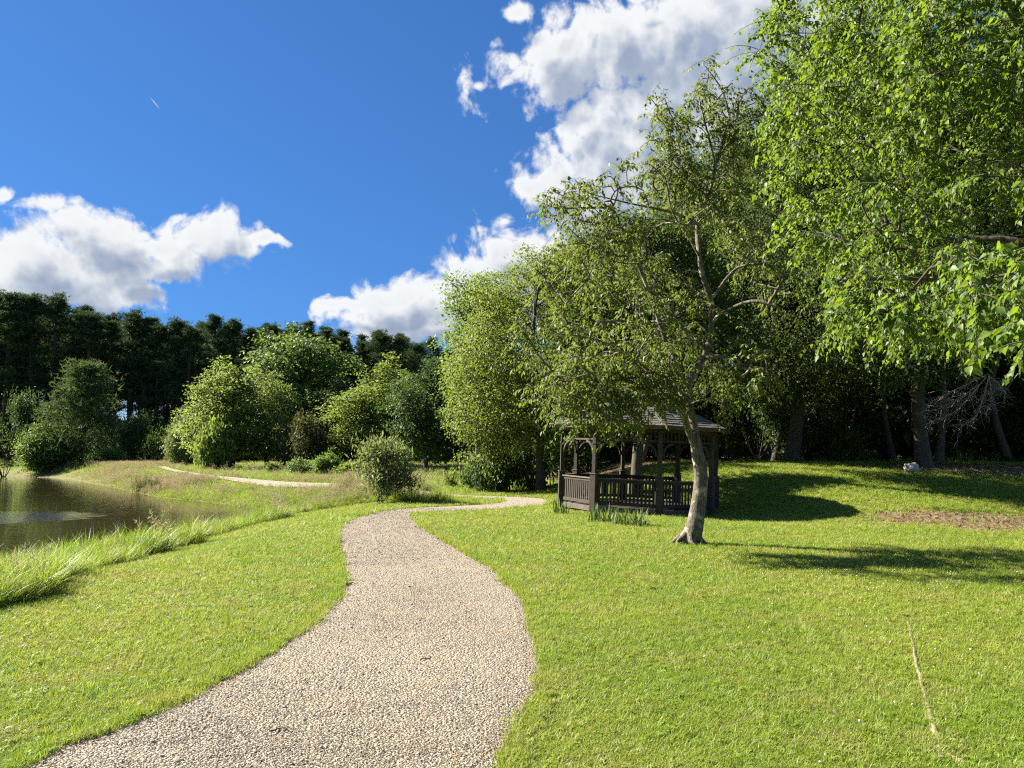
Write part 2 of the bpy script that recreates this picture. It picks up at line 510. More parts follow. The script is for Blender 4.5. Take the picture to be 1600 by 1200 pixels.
def wood_mat(name, dark, light, sc=1.0):
    m, t = new_mat(name)
    tc = t.n('ShaderNodeTexCoord')
    oi = t.n('ShaderNodeObjectInfo')
    off = t.vmath('SCALE', (7.3, 3.1, 5.7), scale=oi.outputs['Random'])
    v = t.vmath('ADD', tc.outputs['Object'], off)
    mp = t.n('ShaderNodeMapping')
    t.l(v, mp.inputs['Vector'])
    mp.inputs['Scale'].default_value = (26 * sc, 26 * sc, 3 * sc)
    n1 = t.noise(mp.outputs[0], 1.6, 5, 0.6, 0.4)
    n2 = t.noise(v, 5.0, 4, 0.6)
    f = t.math('ADD', t.math('MULTIPLY', n1, 0.6), t.math('MULTIPLY', n2, 0.4))
    col = t.mix(t.step(f, 0.32, 0.66), dark, light)
    hs = t.n('ShaderNodeHueSaturation')
    t.l(t.math('ADD', 0.75, t.math('MULTIPLY', oi.outputs['Random'], 0.5)), hs.inputs['Value'])
    t.l(col, hs.inputs['Color'])
    p = principled(t, Base_Color=hs.outputs[0], Roughness=0.82)
    t.l(bump(t, n1, 0.4, 0.006), p.inputs['Normal'])
    finish(t, p.outputs[0])
    return m
TIMBER = wood_mat('weathered_timber', (0.015, 0.0105, 0.007), (0.048, 0.034, 0.022))
TIMBER2 = wood_mat('grey_timber', (0.040, 0.030, 0.020), (0.115, 0.088, 0.06))
SHINGLE = wood_mat('weathered_shingle', (0.032, 0.027, 0.022), (0.11, 0.096, 0.082), 0.8)

def grass_tint(t):
    """colour of the lawn by place: fresh, yellowish and dry patches"""
    g = t.n('ShaderNodeNewGeometry')
    a = t.noise(g.outputs['Position'], 0.35, 3, 0.6)
    b = t.noise(g.outputs['Position'], 1.4, 3, 0.6)
    c = t.noise(g.outputs['Position'], 4.5, 2, 0.5)
    col = t.mix(t.step(a, 0.38, 0.62), (0.185, 0.272, 0.026), (0.24, 0.302, 0.04))
    col = t.mix(t.math('MULTIPLY', t.step(b, 0.45, 0.68), 0.6), col, (0.27, 0.28, 0.075))
    e = t.noise(g.outputs['Position'], 0.8, 5, 0.65)
    col = t.mix(t.math('MULTIPLY', t.step(e, 0.58, 0.74), 0.4), col, (0.33, 0.275, 0.125))
    col = t.mix(t.math('MULTIPLY', t.step(c, 0.55, 0.75), 0.5), col, (0.11, 0.19, 0.02))
    return col, g
def blade_mat(name, mult=(1, 1, 1), dry=0.06):
    m, t = new_mat(name)
    col, g = grass_tint(t)
    oi = t.n('ShaderNodeObjectInfo')
    a = t.n('ShaderNodeAttribute'); a.attribute_name = 'rnd'
    col = t.mix(1.0, col, mult, 'MULTIPLY')
    hs = t.n('ShaderNodeHueSaturation')
    t.l(t.math('ADD', 0.7, t.math('ADD', t.math('MULTIPLY', oi.outputs['Random'], 0.3), t.math('MULTIPLY', a.outputs['Fac'], 0.35))), hs.inputs['Value'])
    t.l(col, hs.inputs['Color'])
    col = t.mix(t.step(a.outputs['Fac'], 1 - dry - .02, 1 - dry), hs.outputs[0], (0.33, 0.28, 0.13))
    p = principled(t, Base_Color=col, Roughness=0.5)
    p.inputs['Specular IOR Level'].default_value = 0.35
    tl = t.n('ShaderNodeBsdfTranslucent')
    t.l(t.mix(1.0, col, (1.45, 1.4, 0.9), 'MULTIPLY'), tl.inputs['Color'])
    mx = t.n('ShaderNodeMixShader'); mx.inputs[0].default_value = 0.4
    t.l(p.outputs[0], mx.inputs[1]); t.l(tl.outputs[0], mx.inputs[2])
    finish(t, mx.outputs[0])
    return m
BLADE = blade_mat('grass_blade')
BLADE_TALL = blade_mat('tall_grass_blade', (0.88, 0.95, 0.8), 0.06)
def straw_mat(name, c0, c1, tc_):
    m, t = new_mat(name)
    a = t.n('ShaderNodeAttribute'); a.attribute_name = 'rnd'
    oi = t.n('ShaderNodeObjectInfo')
    col = t.mix(t.math('FRACT', t.math('ADD', a.outputs['Fac'], oi.outputs['Random'])), c0, c1)
    p = principled(t, Base_Color=col, Roughness=0.6)
    tl = t.n('ShaderNodeBsdfTranslucent')
    t.l(t.mix(1.0, col, tc_, 'MULTIPLY'), tl.inputs['Color'])
    mx = t.n('ShaderNodeMixShader'); mx.inputs[0].default_value = 0.4
    t.l(p.outputs[0], mx.inputs[1]); t.l(tl.outputs[0], mx.inputs[2])
    finish(t, mx.outputs[0])
    return m
STRAW = straw_mat('dry_grass_blade', (0.14, 0.17, 0.04), (0.29, 0.26, 0.115), (1.3, 1.25, 1.0))
SEED = straw_mat('seed_head', (0.22, 0.185, 0.10), (0.34, 0.29, 0.175), (1.2, 1.15, 1.0))
LITTER = straw_mat('fallen_leaf', (0.10, 0.06, 0.035), (0.30, 0.20, 0.12), (1.0, 0.9, 0.7))
REED = straw_mat('reed_blade', (0.05, 0.06, 0.025), (0.11, 0.11, 0.04), (1.4, 1.4, 1.0))

def ground_mat():
    m, t = new_mat('lawn_ground')
    col, g = grass_tint(t)
    fine = t.noise(g.outputs['Position'], 22.0, 4, 0.7)
    mid = t.noise(g.outputs['Position'], 5.0, 4, 0.65)
    col = t.mix(t.step(fine, 0.35, 0.7), t.mix(1.0, col, (0.42, 0.42, 0.5), 'MULTIPLY'), col)
    def attr(nm):
        a = t.n('ShaderNodeAttribute'); a.attribute_name = nm
        return a.outputs['Fac']
    vo = t.n('ShaderNodeTexVoronoi')
    t.l(g.outputs['Position'], vo.inputs['Vector']); vo.inputs['Scale'].default_value = 16.0
    litter = t.mix(t.step(mid, 0.3, 0.7), (0.10, 0.066, 0.04), (0.27, 0.19, 0.125))
    litter = t.mix(0.45, litter, t.mix(vo.outputs['Color'], (0.07, 0.045, 0.03), (0.34, 0.25, 0.17)))
    col = t.mix(attr('dirt'), col, litter)
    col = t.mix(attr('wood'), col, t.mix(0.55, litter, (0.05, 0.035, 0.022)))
    col = t.mix(attr('mud'), col, t.mix(mid, (0.10, 0.07, 0.045), (0.22, 0.165, 0.11)))
    p = principled(t, Base_Color=col, Roughness=0.95)
    p.inputs['Specular IOR Level'].default_value = 0.1
    h = t.math('ADD', fine, t.math('MULTIPLY', mid, 1.5))
    t.l(bump(t, h, 0.9, 0.05), p.inputs['Normal'])
    finish(t, p.outputs[0])
    return m
GROUND = ground_mat()

def gravel_mat(name='gravel', stone=False):
    m, t = new_mat(name)
    g = t.n('ShaderNodeNewGeometry')
    big = t.noise(g.outputs['Position'], 0.7, 4, 0.6)
    pat = t.noise(g.outputs['Position'], 2.2, 3, 0.6)
    if stone:
        oi = t.n('ShaderNodeObjectInfo')
        cr = t.n('ShaderNodeValToRGB')
        e = cr.color_ramp.elements
        e[0].position, e[0].color = 0.0, (0.21, 0.176, 0.132, 1)
        e[1].position, e[1].color = 1.0, (0.375, 0.323, 0.245, 1)
        for ps, c in ((0.12, (0.275, 0.233, 0.172, 1)), (0.5, (0.31, 0.265, 0.197, 1)), (0.8, (0.345, 0.29, 0.21, 1))):
            k = cr.color_ramp.elements.new(ps); k.color = c
        t.l(oi.outputs['Random'], cr.inputs[0])
        col = cr.outputs[0]
        nb = t.noise(g.outputs['Position'], 120.0, 2, 0.6)
        h, bs, bd = nb, 0.3, 0.004
    else:
        vo = t.n('ShaderNodeTexVoronoi')
        t.l(g.outputs['Position'], vo.inputs['Vector']); vo.inputs['Scale'].default_value = 55.0
        vo.inputs['Randomness'].default_value = 1.0
        sp = t.n('ShaderNodeSeparateColor'); t.l(vo.outputs['Color'], sp.inputs[0])
        col = t.mix(sp.outputs[0], (0.24, 0.202, 0.15), (0.34, 0.29, 0.22))
        n2 = t.noise(g.outputs['Position'], 24.0, 4, 0.7)
        h = t.math('ADD', t.math('MULTIPLY', vo.outputs['Distance'], -1.2), n2)
        bs, bd = 0.9, 0.022
    col = t.mix(t.math('MULTIPLY', t.step(pat, 0.5, 0.72), 0.4), col, (0.37, 0.285, 0.18))
    col = t.mix(t.math('MULTIPLY', t.step(big, 0.45, 0.7), 0.25), col, (0.24, 0.21, 0.163))
    p = principled(t, Base_Color=col, Roughness=0.9)
    p.inputs['Specular IOR Level'].default_value = 0.25
    t.l(bump(t, h, bs, bd), p.inputs['Normal'])
    finish(t, p.outputs[0])
    return m
GRAVEL, STONE = gravel_mat(), gravel_mat('gravel_stone', True)

def water_mat():
    m, t = new_mat('pond_water')
    g = t.n('ShaderNodeNewGeometry')
    mp = t.n('ShaderNodeMapping')
    t.l(g.outputs['Position'], mp.inputs['Vector'])
    mp.inputs['Scale'].default_value = (0.7, 1.6, 1)
    n1 = t.noise(mp.outputs[0], 2.2, 3, 0.55, 0.4)
    n2 = t.noise(mp.outputs[0], 9.0, 3, 0.6)
    # a gust ruffles one patch of the pond
    c = np.array([0, 0, EYE]) + ray(20, 810) * ((EYE - WATER) / -ray(20, 810)[2])
    m2 = t.n('ShaderNodeMapping', vector_type='TEXTURE')
    t.l(g.outputs['Position'], m2.inputs['Vector'])
    m2.inputs['Location'].default_value = (c[0] - 1.6, c[1] + 0.3, 0)
    m2.inputs['Scale'].default_value = (4.0, 3.0, 100)
    rr = t.math('ADD', t.vmath('LENGTH', m2.outputs[0], out=1), t.math('MULTIPLY', t.math('SUBTRACT', n1, .5), 0.9))
    gust = t.step(rr, 0.75, 1.05, 1.0, 0.0)
    h = t.math('ADD', t.math('MULTIPLY', n1, 0.35), t.math('MULTIPLY', n2, t.math('ADD', 0.035, t.math('MULTIPLY', gust, 2.2))))
    b = bump(t, h, 0.16, 0.10)
    murk = t.mix(t.noise(g.outputs['Position'], 0.15, 2), (0.020, 0.020, 0.008), (0.042, 0.035, 0.014))
    p = principled(t, Base_Color=murk, Roughness=0.04, IOR=1.333)
    p.inputs['Specular IOR Level'].default_value = 0.5
    t.l(b, p.inputs['Normal'])
    finish(t, p.outputs[0])
    return m
WATERM = water_mat()

# ------------------------------------------------------------------ the ground sheet, the water, the path
def spaced(lo, hi, fine0, fine1, step, grow):
    a = list(np.arange(fine0, fine1 + 1e-6, step))
    s, v = step, fine1
    while v < hi:
        s *= grow; v += s; a.append(min(v, hi))
    s, v = step, fine0
    while v > lo:
        s *= grow; v -= s; a.insert(0, max(v, lo))
    return np.array(a)
gx = spaced(-3000, 3000, -26, 24, 0.3, 1.09)
gy = spaced(-400, 4000, -3, 44, 0.3, 1.06)
GX, GY = np.meshgrid(gx, gy)
fx, fy = GX.ravel(), GY.ravel()
nearp = (np.abs(fx) < 140) & (fy < 140) & (fy > -40)
sd = np.full(len(fx), 200.0)
sd[nearp] = pond_sd(fx[nearp], fy[nearp])
fz = terrain(fx, fy, sd)
farr = np.hypot(fx, fy)
fz = np.where(farr > 160, np.minimum(fz, 2.5), fz)
bm_ = np.zeros(len(fx)); bm_[nearp] = bank_mask(fx[nearp], fy[nearp], sd[nearp])
dirt = dirt_mask(fx, fy)
woodm = wood_mask(fx, fy)
mud = sstep(-sd, -0.9, 0.1) * (farr < 160)
nX, nY = len(gx), len(gy)
ii = np.arange(nX * nY).reshape(nY, nX)
quads = np.stack([ii[:-1, :-1], ii[:-1, 1:], ii[1:, 1:], ii[1:, :-1]], -1).reshape(-1, 4)
me = make_mesh('ground', np.stack([fx, fy, fz], -1), quads, GROUND, True, vattr={'dirt': dirt, 'wood': woodm, 'mud': mud})
tag(obj('ground', me), 'mown green lawn rising to a low wooded mound', None, None, 'structure')

pv = [(x, y, WATER) for x, y in POND]
bmw = bmesh.new()
ring = [bmw.verts.new((x, y, WATER)) for x, y in smooth_line([tuple(p) for p in POND], 160, True)]
cx0, cy0 = POND.mean(0)
for v in ring:                                  # the sheet runs a little under the bank
    d = Vector((v.co.x - cx0, v.co.y - cy0, 0)).normalized()
    v.co += d * 0.4
bmw.faces.new(ring)
bmesh.ops.triangulate(bmw, faces=bmw.faces[:])
mw = bpy.data.meshes.new('pond'); bmw.to_mesh(mw); bmw.free(); mw.materials.append(WATERM)
tag(obj('pond', mw), 'dark green pond water reflecting the trees', None, None, 'structure')

NC = 16
tt = np.linspace(0, 1, NC + 1)
PX = EL[:, None, 0] * (1 - tt) + ER[:, None, 0] * tt
PY = EL[:, None, 1] * (1 - tt) + ER[:, None, 1] * tt
PZ = terrain(PX.ravel(), PY.ravel()).reshape(PX.shape)
PZ = PZ + 0.012 + 0.03 * sstep(PY, 28, 45) + 0.012 * vnoise(PX * 2.1, PY * 2.1, 5) * (np.minimum(tt, 1 - tt) > 0)
ii = np.arange(NP * (NC + 1)).reshape(NP, NC + 1)
quads = np.stack([ii[:-1, :-1], ii[:-1, 1:], ii[1:, 1:], ii[1:, :-1]], -1).reshape(-1, 4)
me = make_mesh('path', np.stack([PX.ravel(), PY.ravel(), PZ.ravel()], -1), quads, GRAVEL, True)
tag(obj('path', me), 'pale gravel footpath winding across the lawn', None, None, 'structure')

# ------------------------------------------------------------------ scattering (only for what nobody could count)
def scatter(name, P, rot, scl, templates, which, label):
    """one object: points carrying instances of the template meshes"""
    me = bpy.data.meshes.new(name)
    me.vertices.add(len(P))
    me.vertices.foreach_set('co', np.asarray(P, np.float32).ravel())
    for nm, ty, key, a in (('rot', 'FLOAT_VECTOR', 'vector', rot), ('scl', 'FLOAT_VECTOR', 'vector', scl)):
        t_ = me.attributes.new(nm, ty, 'POINT'); t_.data.foreach_set(key, np.asarray(a, np.float32).ravel())
    t_ = me.attributes.new('which', 'INT', 'POINT'); t_.data.foreach_set('value', np.asarray(which, np.int32))
    o = obj(name, me)
    tag(o, label, None, None, 'stuff')
    ng = bpy.data.node_groups.new(name + '_scatter', 'GeometryNodeTree')
    ng.interface.new_socket('Geometry', in_out='INPUT', socket_type='NodeSocketGeometry')
    ng.interface.new_socket('Geometry', in_out='OUTPUT', socket_type='NodeSocketGeometry')
    g = NT(ng, False)
    gi, go, jn = g.n('NodeGroupInput'), g.n('NodeGroupOutput'), g.n('GeometryNodeJoinGeometry')
    na = {}
    for nm, ty in (('rot', 'FLOAT_VECTOR'), ('scl', 'FLOAT_VECTOR'), ('which', 'INT')):
        na[nm] = g.n('GeometryNodeInputNamedAttribute', data_type=ty)
        na[nm].inputs['Name'].default_value = nm
    for k, me_t in enumerate(templates):
        to = bpy.data.objects.new(name + '_piece', me_t)     # never linked to the scene
        oi = g.n('GeometryNodeObjectInfo'); oi.inputs['Object'].default_value = to
        oi.inputs['As Instance'].default_value = True
        cmp_ = g.n('FunctionNodeCompare', data_type='INT', operation='EQUAL')
        g.l(na['which'].outputs['Attribute'], cmp_.inputs[2]); cmp_.inputs[3].default_value = k
        ip = g.n('GeometryNodeInstanceOnPoints')
        g.l(gi.outputs[0], ip.inputs['Points'])
        g.l(cmp_.outputs[0], ip.inputs['Selection'])
        g.l(oi.outputs['Geometry'], ip.inputs['Instance'])
        g.l(na['rot'].outputs['Attribute'], ip.inputs['Rotation'])
        g.l(na['scl'].outputs['Attribute'], ip.inputs['Scale'])
        g.l(ip.outputs[0], jn.inputs[0])
    g.l(jn.outputs[0], go.inputs[0])
    md = o.modifiers.new('scatter', 'NODES')
    md.node_group = ng
    return o

def blades(rng, n, radius, hmin, hmax, width, lean=0.5, curl=0.4, segs=2):
    """n bent grass blades standing in a disc -> vertices, triangles/quads, per-face random"""
    a = rng.uniform(0, 2 * np.pi, n); r = radius * np.sqrt(rng.random(n))
    base = np.stack([r * np.cos(a), r * np.sin(a), np.zeros(n)], -1)
    d = rng.uniform(0, 2 * np.pi, n)
    dirh = np.stack([np.cos(d), np.sin(d), np.zeros(n)], -1)
    side = np.stack([-np.sin(d), np.cos(d), np.zeros(n)], -1)
    sw = rng.uniform(-.9, .9, n)[:, None]
    side = unit(side + dirh * sw)
    h = rng.uniform(hmin, hmax, n)
    ln = lean * rng.random(n); cu = curl * rng.random(n)
    V, Fq, Ft = [], [], []
    rows = []
    for s in range(segs + 1):
        t = s / segs
        c = base + dirh * (h * (ln * t + cu * t * t))[:, None] + np.array([0, 0, 1]) * (h * (t - 0.35 * cu * t * t))[:, None]
        w = width * (1 - 0.75 * t ** 1.5)
        if s < segs:
            rows.append((c - side * w / 2, c + side * w / 2))
        else:
            rows.append((c,))
    V = np.concatenate([np.concatenate(r_, 0) for r_ in rows], 0)
    idx = np.arange(n)
    off = 0
    faces4 = []
    for s in range(segs - 1):
        o0, o1 = off, off + 2 * n
        faces4.append(np.stack([o0 + idx, o0 + n + idx, o1 + n + idx, o1 + idx], -1))
        off += 2 * n
    tri = np.stack([off + idx, off + n + idx, off + 2 * n + idx], -1)
    rnd = rng.random(n)
    fr = np.concatenate([rnd] * (segs - 1) + [rnd])
    return V, [np.concatenate(faces4, 0), tri] if faces4 else [tri], fr

rng = np.random.default_rng(7)
tufts = []
for k in range(4):
    V, Fc, fr = blades(rng, 16, 0.035, 0.018, 0.045 if k < 3 else 0.06, 0.0042, 0.8, 0.7, 2)
    tufts.append(make_mesh('grass_tuft', V, Fc, BLADE, False, {'rnd': fr}))
# clover: small round leaves low among the grass
def clover(rng):
    V, Fc = [], []
    for i in range(5):
        c = np.array([rng.normal(0, .02), rng.normal(0, .02), rng.uniform(.012, .03)])
        a0 = rng.uniform(0, 6.28)
        for j in range(3):
            a = a0 + j * 2.094
            u = np.array([math.cos(a), math.sin(a), rng.uniform(-.2, .35)]); s_ = np.array([-math.sin(a), math.cos(a), 0])
            L = rng.uniform(.009, .014)
            b = len(V)
            V += [c, c + u * L * .7 + s_ * L * .45, c + u * L * 1.15, c + u * L * .7 - s_ * L * .45]
            Fc.append((b, b + 1, b + 2, b + 3))
    return np.array(V), np.array(Fc), rng.random(len(Fc)) * .9
V, Fc, fr = clover(rng)
tufts.append(make_mesh('clover_tuft', V, Fc, BLADE, False, {'rnd': fr}))

def wedge_points(n, r0, r1, power, half=0.80, shift=0.0):
    """points ahead of the camera, density falling with distance as r**-power"""
    u = rng.random(n)
    k = 2.0 - power
    r = (r0 ** k + u * (r1 ** k - r0 ** k)) ** (1 / k) if abs(k) > 1e-6 else r0 * (r1 / r0) ** u
    th = rng.uniform(-half, half, n) + shift
    return r * np.sin(th), r * np.cos(th), r

x, y, r = wedge_points(330000, 3.2, 48.0, 1.75)
sdp = pond_sd(x, y)
dp = dist_poly(EL, x, y, False, .3); dp = np.minimum(dp, dist_poly(ER, x, y, False, .3))
keep = ~on_path(x, y) & (bank_mask(x, y, sdp) < .5) & (sdp > 0)
keep |= on_path(x, y) & (dp < 0.16 * rng.random(len(x)) * vnoise(x * 2.3, y * 2.3, 45) ** 2) & (sdp > 0)
keep &= rng.random(len(x)) > 0.93 * dirt_mask(x, y)
keep &= rng.random(len(x)) > 0.97 * wood_mask(x, y)
gz_d = np.hypot(x - GAZ[0], y - GAZ[1])
keep &= gz_d > 2.2
x, y, r, dp = x[keep], y[keep], r[keep], dp[keep]
n = len(x)
z = terrain(x, y)
hgt = 0.8 + 0.5 * vnoise(x * .8, y * .8, 40) + 0.5 * (dp < .12)
s = (0.85 + 0.4 * rng.random(n)) * np.maximum(1.0, (r / 7.0)) ** 0.62
hs_ = s * hgt / np.maximum(1.0, (r / 14.0)) ** 0.25
which = rng.choice(5, n, p=[.25, .25, .25, .11, .14])
rot = np.stack([rng.normal(0, .15, n), rng.normal(0, .15, n), rng.uniform(0, 6.28, n)], -1)
scatter('grass', np.stack([x, y, z - 0.003], -1), rot, np.stack([s, s, hs_], -1), tufts, which, 'short mown grass covering the lawn on both sides of the path')

# crushed stone on the path
def pebble(rng, sub):
    bm = bmesh.new()
    bmesh.ops.create_icosphere(bm, subdivisions=1, radius=1.0)
    k = np.array([rng.uniform(.75, 1.2), rng.uniform(.6, .9), rng.uniform(.4, .65)])
    for v in bm.verts:
        v.co = Vector(np.array(v.co) * k * rng.uniform(.75, 1.15))
    me = bpy.data.meshes.new('stone'); bm.to_mesh(me); bm.free(); me.materials.append(STONE)
    return me
pebbles = [pebble(rng, 1) for _ in range(6)]
x, y, r = wedge_points(720000, 3.0, 24.0, 1.8, 0.56, -0.07)
keep = on_path(x, y)
keep &= rng.random(len(x)) < .42 + .75 * vnoise(x * 1.1, y * 1.1, 52) * (.5 + .5 * vnoise(x * 4, y * 4, 53))
x, y, r = x[keep], y[keep], r[keep]
n = len(x)
clump = vnoise(x * 3, y * 3, 51)
s = np.exp(rng.normal(math.log(0.0032), .42, n)) * np.maximum(1, r / 6.5) ** 0.7
s = np.where(rng.random(n) < .012, s * 1.9, s)
z = terrain(x, y) + 0.014 + 0.01 * vnoise(x * 2.1, y * 2.1, 5) + s * 0.1
rot = rng.uniform(0, 6.28, (n, 3)) * np.array([.15, .15, 1])
scatter('gravel', np.stack([x, y, z], -1), rot, np.stack([s] * 3, -1), pebbles, rng.integers(0, 6, n), 'crushed pale stone covering the footpath')

# tall grass on the near bank, dry grass on the far bank
talls = []
for k in range(4):
    V, Fc, fr = blades(rng, 34, 0.14, 0.25, 0.62 if k < 3 else 0.85, 0.011, 0.35, 0.75, 3)
    talls.append(make_mesh('tall_grass_clump', V, Fc, BLADE_TALL, False, {'rnd': fr}))
def seedy(rng):
    V, Fc, fr = blades(rng, 26, 0.13, 0.3, 0.62, 0.009, 0.3, 0.7, 3)
    V2, F2, fr2 = blades(rng, 14, 0.12, 0.65, 0.95, 0.006, 0.25, 0.35, 3)
    # feathery heads: short slivers round the upper third of each stalk
    n = 14; tips = V2[-n:]; below = V2[-3 * n:-2 * n]
    V3, F3 = [], []
    for i in range(n):
        for j in range(9):
            t = rng.uniform(.05, 1)
            c = tips[i] * t + below[i] * (1 - t)
            d = unit(rng.normal(size=3) + np.array([0, 0, .9])) * rng.uniform(.05, .10)
            w = unit(np.cross(d, rng.normal(size=3))) * .007
            b = len(V3); V3 += [c - w, c + w, c + d]; F3.append((b, b + 1, b + 2))
    nb = len(V); nb2 = nb + len(V2)
    faces = [Fc[0], Fc[1], F2[0] + nb, F2[1] + nb, np.array(F3) + nb2]
    nf = [len(f) for f in faces]
    midx = np.concatenate([np.zeros(nf[0] + nf[1]), np.zeros(nf[2] + nf[3]), np.ones(nf[4])])
    return make_mesh('dry_grass_clump', np.concatenate([V, V2, np.array(V3)]), faces, None, False, {'rnd': np.concatenate([fr, fr2, rng.random(nf[4])])}, mats=[STRAW, SEED], midx=midx)
drys = [seedy(rng) for _ in range(3)]
x, y, r = wedge_points(90000, 5.0, 34.0, 1.35, 0.85)
sdp = pond_sd(x, y)
keep = (bank_mask(x, y, sdp) > .5) & (y < 28.3) & (sdp > 0.1) & (rng.random(len(x)) < 0.55 + .5 * vnoise(x, y, 61))
x, y, r, sdp = x[keep], y[keep], r[keep], sdp[keep]
sel = rng.permutation(len(x))[:12000]
x, y, r, sdp = x[sel], y[sel], r[sel], sdp[sel]
n = len(x)
lump = vnoise(x * .9, y * .9, 62)
s = (0.42 + 0.5 * lump ** 1.5 + .25 * rng.random(n)) * (0.7 + 0.3 * sstep(sdp, 0.0, 1.0)) * (.68 + .32 * sstep(y, 9, 15))
rot = np.stack([rng.normal(0, .1, n), rng.normal(0, .1, n), rng.uniform(0, 6.28, n)], -1)
which = np.where(rng.random(n) < .008, 4, rng.integers(0, 4, n))
scatter('tall_grass', np.stack([x, y, terrain(x, y) - .01], -1), rot, np.stack([s * 1.1, s * 1.1, s], -1), talls + drys[:1], which, 'long green grass on the near pond bank')
x, y, r = wedge_points(200000, 27.0, 120.0, 1.45, 0.85, -0.15)
sdp = pond_sd(x, y)
keep = (sdp > 0.05) & (y > 27.8) & (bank_mask(x, y, sdp) > .5) & ~on_path(x, y) & (x < -3.0)
x, y, r, sdp = x[keep], y[keep], r[keep], sdp[keep]
sel = rng.permutation(len(x))[:24000]
x, y, r, sdp = x[sel], y[sel], r[sel], sdp[sel]
n = len(x)
lump = vnoise(x * .35, y * .35, 63)
s = (0.40 + 0.6 * lump + .25 * rng.random(n)) * 0.72 * (1 - .25 * sstep(y, 42, 60)) * np.maximum(1, r / 45) ** .3 * (0.5 + .5 * sstep(sdp, 0, 1.0)) * (1 - .5 * sstep(sdp, 1.6, 3.2) * (y < 62) * (x < -7.5))
green = vnoise(x * .3 + 9, y * .3, 64) + .35 * (y > 60) * (x < -38)
which = np.where(rng.random(n) < (.22 + .65 * sstep(green, .40, .70)), rng.integers(3, 6, n), rng.integers(0, 3, n))
rot = np.stack([rng.normal(0, .1, n), rng.normal(0, .1, n), rng.uniform(0, 6.28, n)], -1)
scatter('dry_grass', np.stack([x, y, terrain(x, y) - .01], -1), rot, np.stack([s * 1.1, s * 1.1, s], -1), drys + talls[:3], which, 'dry beige and yellow grass on the far pond bank')
# long unmown grass at the foot of the far trees and along the wood's edge
x, y, r = wedge_points(60000, 26.0, 100.0, 1.3, 0.80)
sdp = pond_sd(x, y)
edge_l = (y > 33.5) & (x < 1.5) & ~on_path(x, y) & (sdp > 4) & (rng.random(len(x)) < .25 + .5 * vnoise(x * .3, y * .3, 65))
edge_r = (wood_mask(x, y) > .1) & (wood_mask(x, y) < .95) & (x > 4) & (rng.random(len(x)) < .5)
clmp = (np.hypot((x + 3.2) / 1.2, (y - 27.6) / 1.0) < 1)
keep = (edge_l | edge_r | clmp) & ~on_path(x, y)
x, y = x[keep], y[keep]
n = len(x)
s = (0.35 + .35 * rng.random(n)) * np.where(np.hypot(x + 3.2, y - 27.6) < 1.2, 1.6, 1)
rot = np.stack([rng.normal(0, .1, n), rng.normal(0, .1, n), rng.uniform(0, 6.28, n)], -1)
scatter('rough_grass', np.stack([x, y, terrain(x, y) - .01], -1), rot, np.stack([s * 1.2, s * 1.2, s], -1), talls[:3] + drys[:1], np.where(rng.random(n) < .1, 3, rng.integers(0, 3, n)), 'unmown green grass at the foot of the trees')
# fallen leaves where the lawn gives out
def litter_leaf(rng):
    V = np.array([(0, 0, 0), (.5, .28, .12), (1, 0, .02), (.5, -.28, .10)]) * rng.uniform(.8, 1.2, (1, 3))
    return make_mesh('fallen_leaf', V, np.array([(0, 1, 2), (0, 2, 3)]), LITTER, False, {'rnd': [0.4, 0.5]})
lits = [litter_leaf(rng) for _ in range(3)]
x, y = rng.uniform(4, 24, 60000), rng.uniform(13, 36, 60000)
keep = rng.random(60000) < np.maximum(dirt_mask(x, y) * .9, wood_mask(x, y) * .25)
x, y = x[keep][:16000], y[keep][:16000]
n = len(x)
s = rng.uniform(.05, .11, n)
rot = np.stack([rng.normal(0, .35, n), rng.normal(0, .35, n), rng.uniform(0, 6.28, n)], -1)
scatter('leaf_litter', np.stack([x, y, terrain(x, y) + .012], -1), rot, np.stack([s] * 3, -1), lits, rng.integers(0, 3, n), 'brown fallen leaves on the bare slope under the trees')

# ------------------------------------------------------------------ trees
def tubes(chains):
    """chains: (points (n,3), radii (n), sides) -> vertices, quads"""
    VV, FF, off = [], [], 0
    for p, r, k in chains:
        p = np.asarray(p, float); r = np.asarray(r, float)
        n = len(p)
        if n < 2:
            continue
        tg = unit(np.gradient(p, axis=0))
        mean = unit(p[-1] - p[0])
        ref = np.eye(3)[np.argmin(np.abs(mean))]
        a = unit(np.cross(tg, ref)); b = np.cross(tg, a)
        th = np.arange(k) * 2 * np.pi / k
        v = p[:, None] + r[:, None, None] * (np.cos(th)[None, :, None] * a[:, None] + np.sin(th)[None, :, None] * b[:, None])
        VV.append(v.reshape(-1, 3))
        i = off + np.arange(n * k).reshape(n, k)
        j = np.roll(i, -1, 1)
        FF.append(np.stack([i[:-1], j[:-1], j[1:], i[1:]], -1).reshape(-1, 4))
        off += n * k
    return np.concatenate(VV), np.concatenate(FF)

